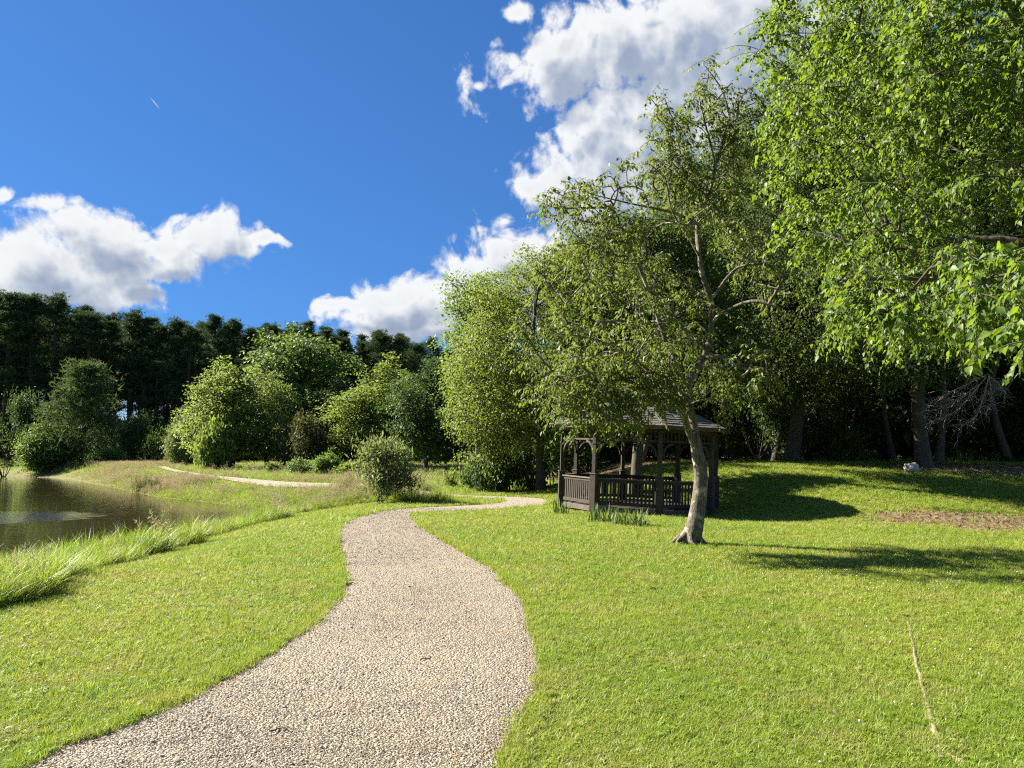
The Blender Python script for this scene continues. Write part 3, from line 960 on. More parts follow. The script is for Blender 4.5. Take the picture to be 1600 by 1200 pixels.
def grow(rng, chains, tips, base_r, seg=0.4, lift=0.12, expo=2.3, flare=0.5, sides=(10, 5, 3), wig=0.08, tip_min=0.004, limb_r=None, trunk_prof=None):
    """join the tips to the given limbs (first chain = trunk) by curved branches; returns tubes and the twig directions"""
    P, par, ch = [], [], []
    for ci, c in enumerate(chains):
        c = np.asarray(c, float)
        L = np.linalg.norm(np.diff(c, axis=0), axis=1).sum()
        c = smooth_line(c, max(3, int(L / seg) + 1))
        if ci == 0:
            start = -1; ids = []
        else:
            start = int(np.argmin(np.linalg.norm(np.array(P) - c[0], axis=1))); ids = [start]; c = c[1:]
        prev = start
        for q in c:
            P.append(q); par.append(prev); prev = len(P) - 1; ids.append(prev)
        ch.append(ids)
    buf = np.zeros((len(P) + len(tips) * 14 + 10, 3)); buf[:len(P)] = P
    depth = np.zeros(len(buf))
    for i in range(len(P)):
        depth[i] = 0 if par[i] < 0 else depth[par[i]] + np.linalg.norm(buf[i] - buf[par[i]])
    nP = len(P)
    d0 = np.array([np.min(np.linalg.norm(buf[:nP] - t, axis=1)) for t in tips])
    zmin = chains[0][0][2] + 0.25 * (chains[0][-1][2] - chains[0][0][2])
    tdir = np.zeros((len(tips), 3))
    for k in np.argsort(d0):
        t = tips[k]
        v = t - buf[:nP]
        d = np.linalg.norm(v, axis=1) + 1e-6
        cost = d * (1 + 0.9 * np.maximum(0, -v[:, 2] / d) ) + 0.12 * depth[:nP] + np.where(buf[:nP, 2] < zmin, 3.0, 0)
        j = int(np.argmin(cost))
        m = int(np.clip(d[j] / seg + 1, 2, 12))
        a, b = buf[j], t
        pd = unit(a - buf[par[j]]) if par[j] >= 0 else np.array([0, 0, 1.])
        c = a + 0.5 * (b - a) + np.array([0, 0, lift * d[j]]) + pd * 0.15 * d[j] + rng.normal(size=3) * wig * d[j]
        ids = [j]; prev = j
        for i in range(1, m + 1):
            s = i / m
            q = (1 - s) ** 2 * a + 2 * s * (1 - s) * c + s * s * b
            buf[nP] = q; par.append(prev)
            depth[nP] = depth[prev] + np.linalg.norm(q - buf[prev])
            prev = nP; ids.append(nP); nP += 1
        ch.append(ids)
        tdir[k] = unit(b - c)
    w = np.zeros(nP)
    has = np.zeros(nP, bool)
    for i in range(nP - 1, -1, -1):
        if not has[i]:
            w[i] = 1.0
        if par[i] >= 0:
            w[par[i]] += w[i]; has[par[i]] = True
    rad = w ** (1 / expo)
    rad = rad * base_r / rad[0]
    rad = np.maximum(rad, tip_min)
    z0 = buf[0, 2]
    trunk = ch[0]
    if trunk_prof is not None:
        rad[trunk] = np.interp(np.linspace(0, 1, len(trunk)), [a for a, b in trunk_prof], [b for a, b in trunk_prof])
    for i in trunk:
        h = buf[i, 2] - z0
        rad[i] *= 1 + flare * math.exp(-h / (base_r * 2.2))
    for ci, (r0, r1) in (limb_r or {}).items():
        ids = ch[ci][1:]
        rad[ids] = np.linspace(r0, r1, len(ids))
    out = []
    for ci, ids in enumerate(ch):
        ids = np.array(ids)
        r = rad[ids].copy()
        if ci > 0 and len(r) > 1:
            r[0] = min(r[0], r[1] * 1.25)
        rm = r.max()
        k = sides[0] if ci == 0 else (sides[1] if rm > base_r * .22 else sides[2])
        if ci == 0 and len(ids) > 3:
            r[-1] = tip_min
        out.append((buf[ids], r, k))
    return out, tdir

LEAF2 = (np.array([(0, 0, 0), (.45, .30, .08), (1, 0, -.06), (.45, -.30, .08)]), np.array([(0, 1, 2), (0, 2, 3)]))
LEAF_N = (np.array([(0, 0, 0), (.5, .13, .04), (1, 0, -.05), (.5, -.13, .04)]), np.array([(0, 1, 2), (0, 2, 3)]))
LEAF4 = (np.array([(0, 0, 0), (.42, .24, .07), (1, 0, -.12), (.42, -.24, .07), (.5, 0, -.02)]), np.array([(0, 1, 4), (1, 2, 4), (2, 3, 4), (3, 0, 4)]))
LEAF8 = (np.array([(0, 0, 0), (.12, .34, .08), (.48, .36, .07), (.82, .15, -.02), (1.08, 0, -.14), (.82, -.15, -.02), (.48, -.36, .07), (.12, -.34, .08), (.45, 0, -.02)]),
         np.array([(0, 1, 8), (1, 2, 8), (2, 3, 8), (3, 4, 8), (4, 5, 8), (5, 6, 8), (6, 7, 8), (7, 0, 8)]))

LEAF5 = (np.array([(0, 0, 0), (.26, .36, .09), (1.06, 0, -.12), (.26, -.36, .09), (.45, 0, -.02)]), np.array([(0, 1, 4), (1, 2, 4), (2, 3, 4), (3, 0, 4)]))

def leaf_arrays(tpl, pos, axis, nrm, size):
    T, Fc = tpl
    axis = unit(axis)
    nrm = unit(nrm - axis * np.sum(nrm * axis, -1, keepdims=True))
    side = np.cross(nrm, axis)
    M = np.stack([axis, side, nrm], 1)                                 # n,3(local),3
    V = pos[:, None] + np.einsum('vk,nkc->nvc', T, M) * size[:, None, None]
    n, k = len(pos), len(T)
    Fa = (Fc[None] + (np.arange(n) * k)[:, None, None]).reshape(-1, 3)
    return V.reshape(-1, 3), Fa

SUNV = np.array(to_sun)
def crown_mesh(name, rng, clumps, per, spread, size, mat, tpl=LEAF2, centre=None, flat=0.6, droop=0.5, up=0.6, cl_r=None):
    n = len(clumps) * per
    c = np.repeat(clumps, per, 0)
    sp = spread if cl_r is None else np.repeat(cl_r, per)[:, None] * spread
    off = rng.normal(size=(n, 3)) * np.array([1, 1, flat]) * sp
    pos = c + off
    cen = clumps.mean(0) if centre is None else centre
    outw = unit(pos - cen)
    nrm = unit(np.array([0, 0, up]) + 0.55 * SUNV + 0.45 * outw + 0.55 * rng.normal(size=(n, 3)))
    ax = unit(rng.normal(size=(n, 3)) + outw * .5) + np.array([0, 0, -droop])
    sz = size * np.exp(rng.normal(0, .22, n))
    V, Fa = leaf_arrays(tpl, pos, ax, nrm, sz)
    base = np.repeat(np.clip(rng.normal(.5, .3, len(clumps)), 0, 1), per)
    rnd = np.clip(0.6 * base + 0.4 * rng.random(n), 0, 1)
    return make_mesh(name, V, Fa, mat, False, {'rnd': np.repeat(rnd, len(tpl[1]))})

def fill(rng, ells, n, shell=0.45, gap=0.0, seed=0):
    """n points in a union of ellipsoids (x,y,z,rx,ry,rz), kept apart and biased to the outside"""
    vol = np.array([e[3] * e[4] * e[5] for e in ells]) ** .75
    pts = []
    cand = 0
    mind = None
    tries = n * 5
    which = rng.choice(len(ells), tries, p=vol / vol.sum())
    E = np.array([e[:6] for e in ells])[which]
    d = unit(rng.normal(size=(tries, 3)))
    rr = rng.random(tries) ** shell * 1.0
    q = E[:, :3] + d * E[:, 3:] * rr[:, None]
    if gap:
        nz = vnoise(q[:, 0] * gap + q[:, 2] * .7 * gap, q[:, 1] * gap - q[:, 2] * .6 * gap, seed + 70)
        q = q[nz > .41]
    md = 0.62 * (np.prod(np.array([e[3:6] for e in ells]), 1).sum() * 4.19 / n) ** (1 / 3)
    keep = []
    K = np.zeros((n, 3)); c = 0
    for p in q:
        if c and np.min(np.sum((K[:c] - p) ** 2, 1)) < md * md:
            continue
        K[c] = p; c += 1
        if c >= n:
            break
    return K[:c]

def plant_tree(name, label, cat, group, trunk_me, crown_me, loc, rotz=0.0, scale=1.0, trunk_name='trunk', crown_name='crown'):
    t = empty(name, loc, (0, 0, rotz))
    t.scale = scale if hasattr(scale, '__len__') else (scale,) * 3
    if trunk_me is not None:
        obj(trunk_name, trunk_me, t)
    c = obj(crown_name, crown_me, t); c['kind'] = 'stuff'
    tag(t, label, cat, group)
    return t

def broadleaf(seed, ells, ntips, per, spread, size, leafm, trunk_r, trunk_h, bark=BARK, lean=(0, 0), shell=.45, gap=.35, tpl=LEAF2, droop=.5, up=.6, stems=None, flat=.6, sides=(9, 5, 3)):
    rg = np.random.default_rng(seed)
    tips = fill(rg, ells, ntips, shell, gap, seed)
    if stems is None:
        k = 6
        zz = np.linspace(0, trunk_h, k)
        tr = np.stack([lean[0] * zz / trunk_h + rg.normal(0, .02 * trunk_h, k) * (zz > 0), lean[1] * zz / trunk_h + rg.normal(0, .02 * trunk_h, k) * (zz > 0), zz], -1)
        ch = [tr]
    else:
        ch = [np.asarray(c, float) for c in stems]
    tb, td = grow(rg, ch, tips, trunk_r, sides=sides, tip_min=.008, seg=.7)
    V, Fq = tubes(tb)
    tm = make_mesh('trunk', V, Fq, bark, True)
    cm = crown_mesh('crown', rg, tips, per, spread, size, LEAF[leafm], tpl, None, flat, droop, up, cl_r=rg.uniform(.65, 1.35, len(tips)))
    return tm, cm

# --- the tall pines beyond the pond
def pine(seed, h=22.0, bare=.55, rad=2.3, n=46, per=34, mat='pine', tuft=.42, cone=0.0, trunk_r=.22):
    rg = np.random.default_rng(seed)
    tips = []
    for i in range(n):
        f = rg.random() ** .9
        z = h * (bare + (1 - bare) * f * .985)
        prof = min(1.0, 1.6 * (1 - f) ** .8 + .05) * (.6 + .4 * min(1, f * 4)) if not cone else (1 - f) ** .75 * .95 + .05
        a = rg.uniform(0, 6.28); r = rad * prof * rg.uniform(.25, 1.05)
        tips.append((r * math.cos(a), r * math.sin(a), z + .12 * r))
    for i in range(5):
        tips.append((rg.normal(0, .12), rg.normal(0, .12), h * (.92 + .019 * i)))
    tips = np.array(tips)
    zz = np.linspace(0, h * .97, 7)
    tr = np.stack([rg.normal(0, .07, 7) * (zz > 0), rg.normal(0, .07, 7) * (zz > 0), zz], -1)
    tb, td = grow(rg, [tr], tips, trunk_r, seg=1.4, lift=-.05, flare=.25, sides=(7, 4, 3), tip_min=.012)
    # a few dead stubs on the bare stem
    for i in range(7):
        z = h * rg.uniform(min(.25, bare), bare + .05); a = rg.uniform(0, 6.28); L = rg.uniform(.4, 1.3)
        b = np.array([0, 0, z]); e = b + np.array([math.cos(a) * L, math.sin(a) * L, rg.uniform(-.1, .35)])
        tb.append((np.array([b, e]), np.array([.035, .012]), 3))
    V, Fq = tubes(tb)
    tm = make_mesh('trunk', V, Fq, BARK_PINE, True)
    m = len(tips) * per
    c = np.repeat(tips, per, 0)
    slim = np.clip(1.25 - (c[:, 2:3] / h - bare) / (1 - bare) * .45, .65, 1.15)
    pos = c + rg.normal(size=(m, 3)) * np.array([.42, .42, .24]) * (rad / 2.3) * slim
    k = 5
    pos = np.repeat(pos, k, 0)
    outw = np.repeat(unit(c * np.array([1, 1, 0]) + 1e-4), k, 0)
    ax = unit(rg.normal(size=(m * k, 3)) + outw * .6 + np.array([0, 0, .55]))
    nrm = rg.normal(size=(m * k, 3))
    T = (np.array([(0, .5, 0), (1, 0, 0), (0, -.5, 0)]) * np.array([1, .17, 1]), np.array([(0, 2, 1)]))
    V, Fa = leaf_arrays(T, pos, ax, nrm, tuft * np.exp(rg.normal(0, .2, m * k)))
    cm = make_mesh('crown', V, Fa, LEAF[mat], False, {'rnd': np.clip(np.repeat(rg.random(m), k) * .7 + .3 * rg.random(m * k), 0, 1)})
    return tm, cm
PINES = [pine(100 + i, 22, rg_b, rg_r, n_) for i, (rg_b, rg_r, n_) in enumerate([(.38, 2.0, 56), (.30, 2.4, 72), (.46, 1.7, 44), (.34, 2.2, 64), (.42, 1.9, 52)])]
prof_x = [-200, 0, 60, 110, 160, 250, 350, 430, 520, 620, 690, 760]
prof_y = [455, 463, 466, 480, 490, 500, 503, 507, 514, 522, 540, 552]
rngp = random.Random(5)
ordinal = ['first', 'second', 'third', 'fourth', 'fifth', 'sixth', 'seventh', 'eighth', 'ninth', 'tenth', 'eleventh', 'twelfth', 'thirteenth', 'fourteenth', 'fifteenth', 'sixteenth',
           'seventeenth', 'eighteenth', 'nineteenth', 'twentieth', 'twenty-first', 'twenty-second', 'twenty-third', 'twenty-fourth', 'twenty-fifth', 'twenty-sixth', 'twenty-seventh', 'twenty-eighth', 'twenty-ninth', 'thirtieth']
seen = 0
for row in range(4):
    yb = 106 + row * 6.0
    xx = -0.665 * yb - 6
    while xx < -0.04 * yb:
        y_ = yb + rngp.uniform(-2.2, 2.2)
        px = 800 + FPX * xx / y_
        top = np.interp(px, prof_x, prof_y) + (rngp.choice([-10, -5, 0, 4, 9, 16]) if row == 0 else rngp.choice([2, 8, 14, 22])) + rngp.uniform(-5, 5)
        zt = at(px, top, y_)[2]
        zb = tz(xx, y_)
        k = rngp.randrange(5)
        h = (zt - zb) / 22.0
        if row == 0 and 0 < px < 715 and seen < 30:
            lab = 'tall dark pine, %s from the left in the front row beyond the pond' % ordinal[seen]; seen += 1
        else:
            lab = 'tall pine half hidden behind the front row of pines'
        plant_tree('pine_tree', lab, 'pine tree', 'pines beyond the pond', PINES[k][0], PINES[k][1], (xx, y_, zb - .1), rngp.uniform(0, 6.28), (h * rngp.uniform(1.2, 1.65), h * rngp.uniform(1.2, 1.65), h))
        xx += rngp.uniform(1.9, 2.9) if row == 0 else rngp.uniform(2.3, 3.7)

# --- shrubs and middle-distance trees
def shrub(seed, leafm, ntips=150, per=55, size=.16, rx=1.0, rz=1.0, spread=.17, tpl=LEAF2, upright=0.0, ells=None):
    """a bush of unit radius and unit height"""
    rg = np.random.default_rng(seed)
    if ells is None:
        ells = [(0, 0, .45, .9, .9, .45)]
        for i in range(7):
            a = rg.uniform(0, 6.28); r = rg.uniform(.25, .6)
            hz = rg.uniform(.3, .78)
            ells.append((r * math.cos(a), r * math.sin(a), hz, rg.uniform(.3, .45), rg.uniform(.3, .45), rg.uniform(.16, .26)))
        for i in range(14):
            a = rg.uniform(0, 6.28); r = rg.uniform(.2, .98); hz = rg.uniform(.25, .6) + .42 * (1 - r * r)
            ells.append((r * math.cos(a), r * math.sin(a), min(hz, .98), .12, .12, rg.uniform(.08, .2)))
    tips = fill(rg, ells, ntips, .38, .9, seed)
    tips[:, 2] = np.maximum(tips[:, 2], .05)
    stems = [np.array([(0, 0, 0), (0, 0, .15), (0, 0, .4)])] + [np.array([(0, 0, .02), (.2 * math.cos(a), .2 * math.sin(a), .2), (.4 * math.cos(a), .4 * math.sin(a), .5)]) for a in np.arange(5) * 1.257 + rg.uniform(0, 1)]
    tb, td = grow(rg, stems, tips, .05, seg=.12, flare=.2, sides=(5, 4, 3), tip_min=.004)
    V, Fq = tubes(tb)
    tm = make_mesh('stem', V, Fq, BARK, True)
    cm = crown_mesh('foliage', rg, tips, per, spread, size, LEAF[leafm], tpl, np.array([0, 0, .3]), .8, .2 - upright, .5, cl_r=rg.uniform(.6, 1.3, len(tips)))
    return tm, cm
SHR = {}
def shrub_kind(leafm, v, big):
    k = (leafm, v, big)
    if k not in SHR:
        SHR[k] = shrub(300 + v * 17 + len(leafm), leafm, 260, 75, .062, spread=.125) if big else shrub(300 + v * 17 + len(leafm), leafm, 130, 55, .12, spread=.15)
    return SHR[k]
def bush(px, base_depth, top, width, leafm, v, label, group=None, name='bush', cat='bush', depth_k=1.0):
    x_ = at(px, 700, base_depth)[0]
    zb = tz(x_, base_depth)
    h = at(px, top, base_depth)[2] - zb
    w = width / FPX * base_depth / 2
    tm, cm = shrub_kind(leafm, v, w > 1.75)
    return plant_tree(name, label, cat, group, tm, cm, (x_, base_depth, zb - .03), v * 1.3 + px * .01, (w * .95, w * .95 * depth_k, h * .95), 'stem', 'foliage')

def tree(px, base_depth, top, width, proto, label, group=None, name='broadleaf_tree', cat='tree', rotz=0.0, base=None):
    """proto = (trunk, crown, height, crown width)"""
    x_ = at(px, 700, base_depth)[0]
    zb = tz(x_, base_depth) if base is None else base
    h = (at(px, top, base_depth)[2] - zb) / proto[2]
    w = width / FPX * base_depth / proto[3]
    return plant_tree(name, label, cat, group, proto[0], proto[1], (x_, base_depth, zb - .05), rotz, (w, w, h))

def proto(seed, leafm, kind):
    rg = np.random.default_rng(seed)
    if kind == 'round':       # 9 m tall, foliage nearly to the ground
        e = [(0, 0, 5.6, 2.4, 2.4, 3.0), (0, 0, 3.0, 2.9, 2.9, 2.0)]
        for i in range(9):
            a = rg.uniform(0, 6.28); r = rg.uniform(1.2, 2.3); z = rg.uniform(1.6, 7.0)
            e.append((r * math.cos(a) * (1.1 - z * .06), r * math.sin(a) * (1.1 - z * .06), z, rg.uniform(.9, 1.4), rg.uniform(.9, 1.4), rg.uniform(.7, 1.1)))
        for i in range(5):
            e.append((rg.normal(0, .9), rg.normal(0, .9), rg.uniform(7.2, 8.6), rg.uniform(.35, .8), rg.uniform(.35, .8), rg.uniform(.5, 1.0)))
        for i in range(16):
            a = rg.uniform(0, 6.28); z = rg.uniform(.8, 7.6); r = (3.25 - .22 * abs(z - 3)) * rg.uniform(.92, 1.12)
            e.append((r * math.cos(a), r * math.sin(a), z, rg.uniform(.3, .6), rg.uniform(.3, .6), rg.uniform(.25, .5)))
        tm, cm = broadleaf(seed, e, 420, 58, .31, .20, leafm, .17, 7.0, gap=.5)
        return tm, cm, 9.0, 6.4
    if kind == 'tall':        # 14 m, crown from a third of the height
        e = [(0, 0, 9.0, 2.8, 2.8, 4.2)]
        for i in range(12):
            a = rg.uniform(0, 6.28); z = rg.uniform(4.5, 12.2); r = rg.uniform(1.4, 3.0) * (1.15 - .05 * abs(z - 7.5))
            e.append((r * math.cos(a), r * math.sin(a), z, rg.uniform(1.0, 1.7), rg.uniform(1.0, 1.7), rg.uniform(.6, 1.1)))
        tm, cm = broadleaf(seed, e, 430, 70, .42, .155, leafm, .16, 12.0, gap=.45)
        return tm, cm, 13.6, 7.6
P_LIGHT, P_MID, P_DARK = proto(11, 'light', 'round'), proto(12, 'mid', 'round'), proto(13, 'dark', 'round')
yp = pine(140, 10.0, .12, 4.3, 120, 30, 'youngpine', .5, 1.0, .2)
tree(128, 84, 572, 128, (yp[0], yp[1], 10.0, 8.0), 'broad young pine standing alone on the far pond bank', None, 'pine_tree', 'pine tree')
bush(12, 92, 612, 100, 'dark', 1, 'dark shrubby tree at the left edge below the pines', None, 'shrub_tree', 'tree')
bush(8, 80, 686, 64, 'light', 2, 'pale yellow-green bush at the left edge above the pond')
bush(72, 82, 668, 92, 'mid', 0, 'wide low green bush left of the lone young pine')
bush(228, 84, 645, 74, 'dark', 2, 'dark pointed bush right of the lone young pine')
bush(165, 80, 700, 60, 'mid', 1, 'low bush in front of the lone young pine', None)
bush(290, 74, 647, 68, 'olive', 0, 'rounded olive bush left of the pale leafy tree')
tree(362, 62, 560, 155, P_LIGHT, 'pale leafy tree reaching almost to the ground behind the far path', rotz=.4)
tree(466, 70, 512, 190, P_MID, 'tall rounded green tree in front of the pine row', rotz=2.0)
bush(455, 57, 640, 120, 'brown', 1, 'brownish dark bush below the tall rounded tree')
bush(335, 58, 660, 60, 'light', 0, 'pale bush at the foot of the pale leafy tree')
tree(590, 72, 556, 150, P_LIGHT, 'pale green tree behind the willow bush, below the pines', rotz=3.3)
tree(580, 60, 595, 155, P_LIGHT, 'small lime green tree left of the dark glossy tree', rotz=5.1)
tree(520, 66, 590, 100, P_DARK, 'dark narrow tree between the tall rounded and the lime tree', rotz=1.1)
tree(668, 50, 560, 145, P_DARK, 'dark glossy tree left of the big lime tree', rotz=.9)
tree(420, 64, 585, 120, P_LIGHT, 'pale green tree between the pale leafy tree and the tall rounded tree', rotz=2.6)
tree(635, 62, 585, 100, P_MID, 'green tree tucked behind the dark glossy tree', rotz=4.0)
bush(386, 54, 714, 58, 'olive', 2, 'low rounded bush beside the far path, leftmost of the row', 'low bushes beside the far path')
bush(420, 53, 722, 36, 'olive', 1, 'smallest low bush beside the far path', 'low bushes beside the far path')
bush(474, 49, 718, 52, 'mid', 2, 'low green bush beside the far path under the brownish bush', 'low bushes beside the far path')
bush(512, 47, 712, 48, 'mid', 0, 'leafy low bush beside the far path with a raised top', 'low bushes beside the far path')
bush(548, 45, 722, 50, 'light', 1, 'pale low bush directly left of the willow bush', 'low bushes beside the far path')
will = shrub(390, 'olive', 260, 80, .09, spread=.11, tpl=LEAF_N, upright=.9)
xw = at(615, 700, 28.2)[0]
plant_tree('willow_bush', 'round grey-green willow bush at the bend of the path', 'bush', None, will[0], will[1], (xw, 28.2, tz(xw, 28.2) - .03), .5, (2.0, 1.8, 2.4), 'stem', 'foliage')
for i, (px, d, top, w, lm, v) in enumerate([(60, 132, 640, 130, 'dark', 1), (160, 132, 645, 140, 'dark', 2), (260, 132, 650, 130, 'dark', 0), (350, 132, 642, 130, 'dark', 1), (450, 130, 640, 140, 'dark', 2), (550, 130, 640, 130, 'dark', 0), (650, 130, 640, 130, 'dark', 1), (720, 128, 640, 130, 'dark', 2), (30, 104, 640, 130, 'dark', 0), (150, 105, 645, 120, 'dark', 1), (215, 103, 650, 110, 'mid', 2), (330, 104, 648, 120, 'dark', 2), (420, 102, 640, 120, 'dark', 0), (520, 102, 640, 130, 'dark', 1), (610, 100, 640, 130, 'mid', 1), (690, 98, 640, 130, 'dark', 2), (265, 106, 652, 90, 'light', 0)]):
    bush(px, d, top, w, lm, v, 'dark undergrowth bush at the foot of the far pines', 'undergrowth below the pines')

# --- the big trees left of and behind the gazebo
def ell_px(px, py, depth, rx, ry, rdepth):
    c = at(px, py, depth)
    return (c[0], c[1], c[2], rx / FPX * depth, rdepth, ry / FPX * depth)
def local(ells, origin):
    return [(e[0] - origin[0], e[1] - origin[1], e[2] - origin[2]) + tuple(e[3:]) for e in ells]
def big_tree(name, label, px, depth, ells_px, ntips, per, spread, size, leafm, tr, th, seed, gap=.4, droop=.7, group=None, lean=(0, 0), bark=BARK, shell=.4, tpl=LEAF2, up=.5):
    x_ = at(px, 700, depth)[0]
    o = (x_, depth, tz(x_, depth))
    tm, cm = broadleaf(seed, local([ell_px(*e) for e in ells_px], o), ntips, per, spread, size, leafm, tr, th, bark, lean, shell, gap, tpl, droop, up)
    return plant_tree(name, label, 'tree', group, tm, cm, (o[0], o[1], o[2] - .05))
big_tree('lime_tree', 'big lime green tree left of the gazebo, drooping to the ground', 845, 33.5, [
    (850, 460, 35.5, 95, 75, 3.0), (790, 470, 34.5, 62, 62, 2.2), (920, 480, 35, 90, 80, 2.6), (770, 560, 34, 66, 80, 2.2), (840, 580, 34, 100, 90, 3.0), (740, 640, 33.5, 42, 55, 1.8),
    (790, 650, 33, 62, 60, 2.0), (860, 660, 33, 70, 48, 2.2), (930, 600, 35, 80, 90, 2.5), (760, 712, 33.5, 40, 34, 1.4), (880, 415, 36, 50, 36, 1.8), (815, 425, 35, 40, 34, 1.5), (730, 590, 34, 34, 60, 1.5)],
    1000, 80, .25, .115, 'lime', .18, 9.5, 21)
big_tree('dark_tree', 'darker tree showing behind the top left of the big lime tree', 745, 43, [(722, 465, 43, 28, 46, 2.2), (765, 480, 43.5, 50, 60, 2.8), (740, 560, 43, 50, 70, 2.8), (780, 600, 44, 60, 60, 2.5)], 330, 70, .36, .16, 'mid', .2, 9.0, 22)
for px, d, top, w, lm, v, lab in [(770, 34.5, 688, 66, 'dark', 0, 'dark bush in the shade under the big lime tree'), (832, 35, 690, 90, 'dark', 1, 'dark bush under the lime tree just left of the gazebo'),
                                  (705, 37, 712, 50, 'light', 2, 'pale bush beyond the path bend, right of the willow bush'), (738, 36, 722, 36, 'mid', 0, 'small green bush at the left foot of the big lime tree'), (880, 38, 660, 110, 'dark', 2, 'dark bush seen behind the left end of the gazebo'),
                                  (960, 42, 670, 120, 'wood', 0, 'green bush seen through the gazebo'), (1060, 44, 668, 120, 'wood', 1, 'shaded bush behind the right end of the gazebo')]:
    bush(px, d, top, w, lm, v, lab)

# --- the wood on the right
P_W = [proto(31, 'wood', 'tall'), proto(32, 'wood', 'tall'), proto(33, 'dark', 'tall')]
big_tree('oak_tree', 'stout dark-trunked tree standing on the mound beside the pale rock', 1442, 29.5, [
    (1440, 330, 29.5, 120, 150, 3.6), (1340, 420, 28, 90, 110, 3.0), (1390, 560, 27.5, 80, 50, 2.2), (1300, 520, 28, 70, 60, 2.2), (1520, 430, 29, 120, 130, 3.5), (1470, 560, 28.5, 70, 40, 2.0), (1440, 180, 30, 110, 110, 3.2), (1560, 260, 30, 100, 130, 3.2), (1350, 90, 30.5, 90, 90, 2.6), (1480, 50, 30.5, 110, 90, 2.8), (1590, 80, 30, 90, 100, 2.8)],
    900, 78, .34, .13, 'wood', .25, 14, 41, bark=BARK)
big_tree('tall_tree', 'tall full-crowned tree rising behind the leaning tree, right of the cloud', 1235, 33, [
    (1215, 260, 33, 80, 130, 2.8), (1260, 180, 33.5, 80, 100, 2.8), (1190, 420, 32, 75, 110, 2.6), (1270, 400, 32, 90, 120, 3.0), (1180, 560, 31, 66, 70, 2.2), (1260, 580, 30.5, 80, 56, 2.2), (1180, 200, 33, 34, 60, 1.6), (1310, 140, 34, 90, 110, 2.8), (1300, 300, 33, 80, 130, 2.8)],
    900, 76, .33, .125, 'wood', .28, 14, 42, bark=BARK)
big_tree('shade_tree', 'shaded tree with a dark trunk right behind the gazebo', 992, 27.9, [
    (930, 470, 27.6, 90, 90, 2.2), (990, 430, 27.9, 80, 80, 2.2), (1060, 470, 27.9, 80, 90, 2.2), (900, 560, 27.4, 70, 70, 1.8), (1120, 550, 27.9, 70, 70, 2.0), (1030, 570, 27.2, 90, 46, 1.8), (960, 380, 27.9, 60, 50, 1.8), (1060, 370, 28, 60, 60, 2.0), (960, 590, 27.3, 60, 40, 1.6)],
    700, 74, .33, .125, 'wood', .19, 8.5, 43)
wr = random.Random(17)
spots = [(1000, 36.5, 330), (1150, 38, 190), (1210, 36, 230), (1335, 37, 150), (1395, 35, 120), (1500, 36.5, 100), (1575, 33, 90), (1465, 31.5, 160), (1650, 31, 60), (1720, 33, 60),
         (930, 44, 380), (1060, 45, 300), (1120, 43, 230), (1260, 44, 180), (1370, 45, 150), (1440, 43, 130), (1545, 44, 110), (1620, 41, 100), (1300, 50, 160), (1190, 52, 220), (1480, 52, 140), (1580, 53, 120), (1020, 54, 320), (1400, 58, 160), (1690, 46, 90), (1780, 40, 60)]
for i, (px, d, top) in enumerate(spots):
    x_ = at(px, 700, d)[0]
    names = {0: 'tree at the wood edge seen above the gazebo roof', 1: 'tree at the wood edge just right of the gazebo', 3: 'tree at the wood edge behind the sunlit sapling', 5: 'tree at the wood edge behind the bare dead branch', 6: 'tree at the wood edge near the right end of the mound', 8: 'tree past the right edge whose crown reaches into view', 9: 'farther tree past the right edge of the wood', 2: 'slim trunk standing between the gazebo and the mound', 4: 'slim pale trunk left of the stout tree on the mound', 7: 'pale patchy trunk directly right of the stout tree on the mound'}
    near = d < 39
    lab = names.get(i, 'tree at the edge of the dark wood behind the mound' if near else 'tree deep inside the dark wood behind the mound')
    tree(px, d, top, wr.uniform(200, 250) * 36 / d, P_W[i % 3] if i != 7 else P_W[0], lab, 'trees of the wood on the right', rotz=wr.uniform(0, 6.28))
spots2 = [(960, 62, 420), (1050, 66, 360), (1130, 64, 330), (1210, 68, 300), (1290, 65, 280), (1370, 70, 260), (1450, 66, 250), (1530, 70, 240), (1610, 66, 220), (1700, 62, 200)]
for i, (px, d, top) in enumerate(spots2):
    tree(px, d, top, wr.uniform(190, 240), P_DARK if i % 2 else P_MID, 'leafy tree closing off the back of the dark wood', 'trees of the wood on the right', rotz=wr.uniform(0, 6.28))
for i, (px, d, top) in enumerate([(1840, 36, 90), (1930, 33, 110), (1890, 44, 120), (2040, 38, 110), (2140, 33, 120), (1990, 50, 140), (2200, 42, 130)]):
    tree(px, d, top, wr.uniform(200, 250) * 36 / d, P_W[i % 3], 'tree of the wood where it runs on past the right edge', 'trees of the wood on the right', rotz=wr.uniform(0, 6.28))
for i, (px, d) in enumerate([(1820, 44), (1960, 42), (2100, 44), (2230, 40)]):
    bush(px, d, 590, 260, 'dark', i % 3, 'undergrowth where the wood runs on past the right edge', 'undergrowth inside the wood')
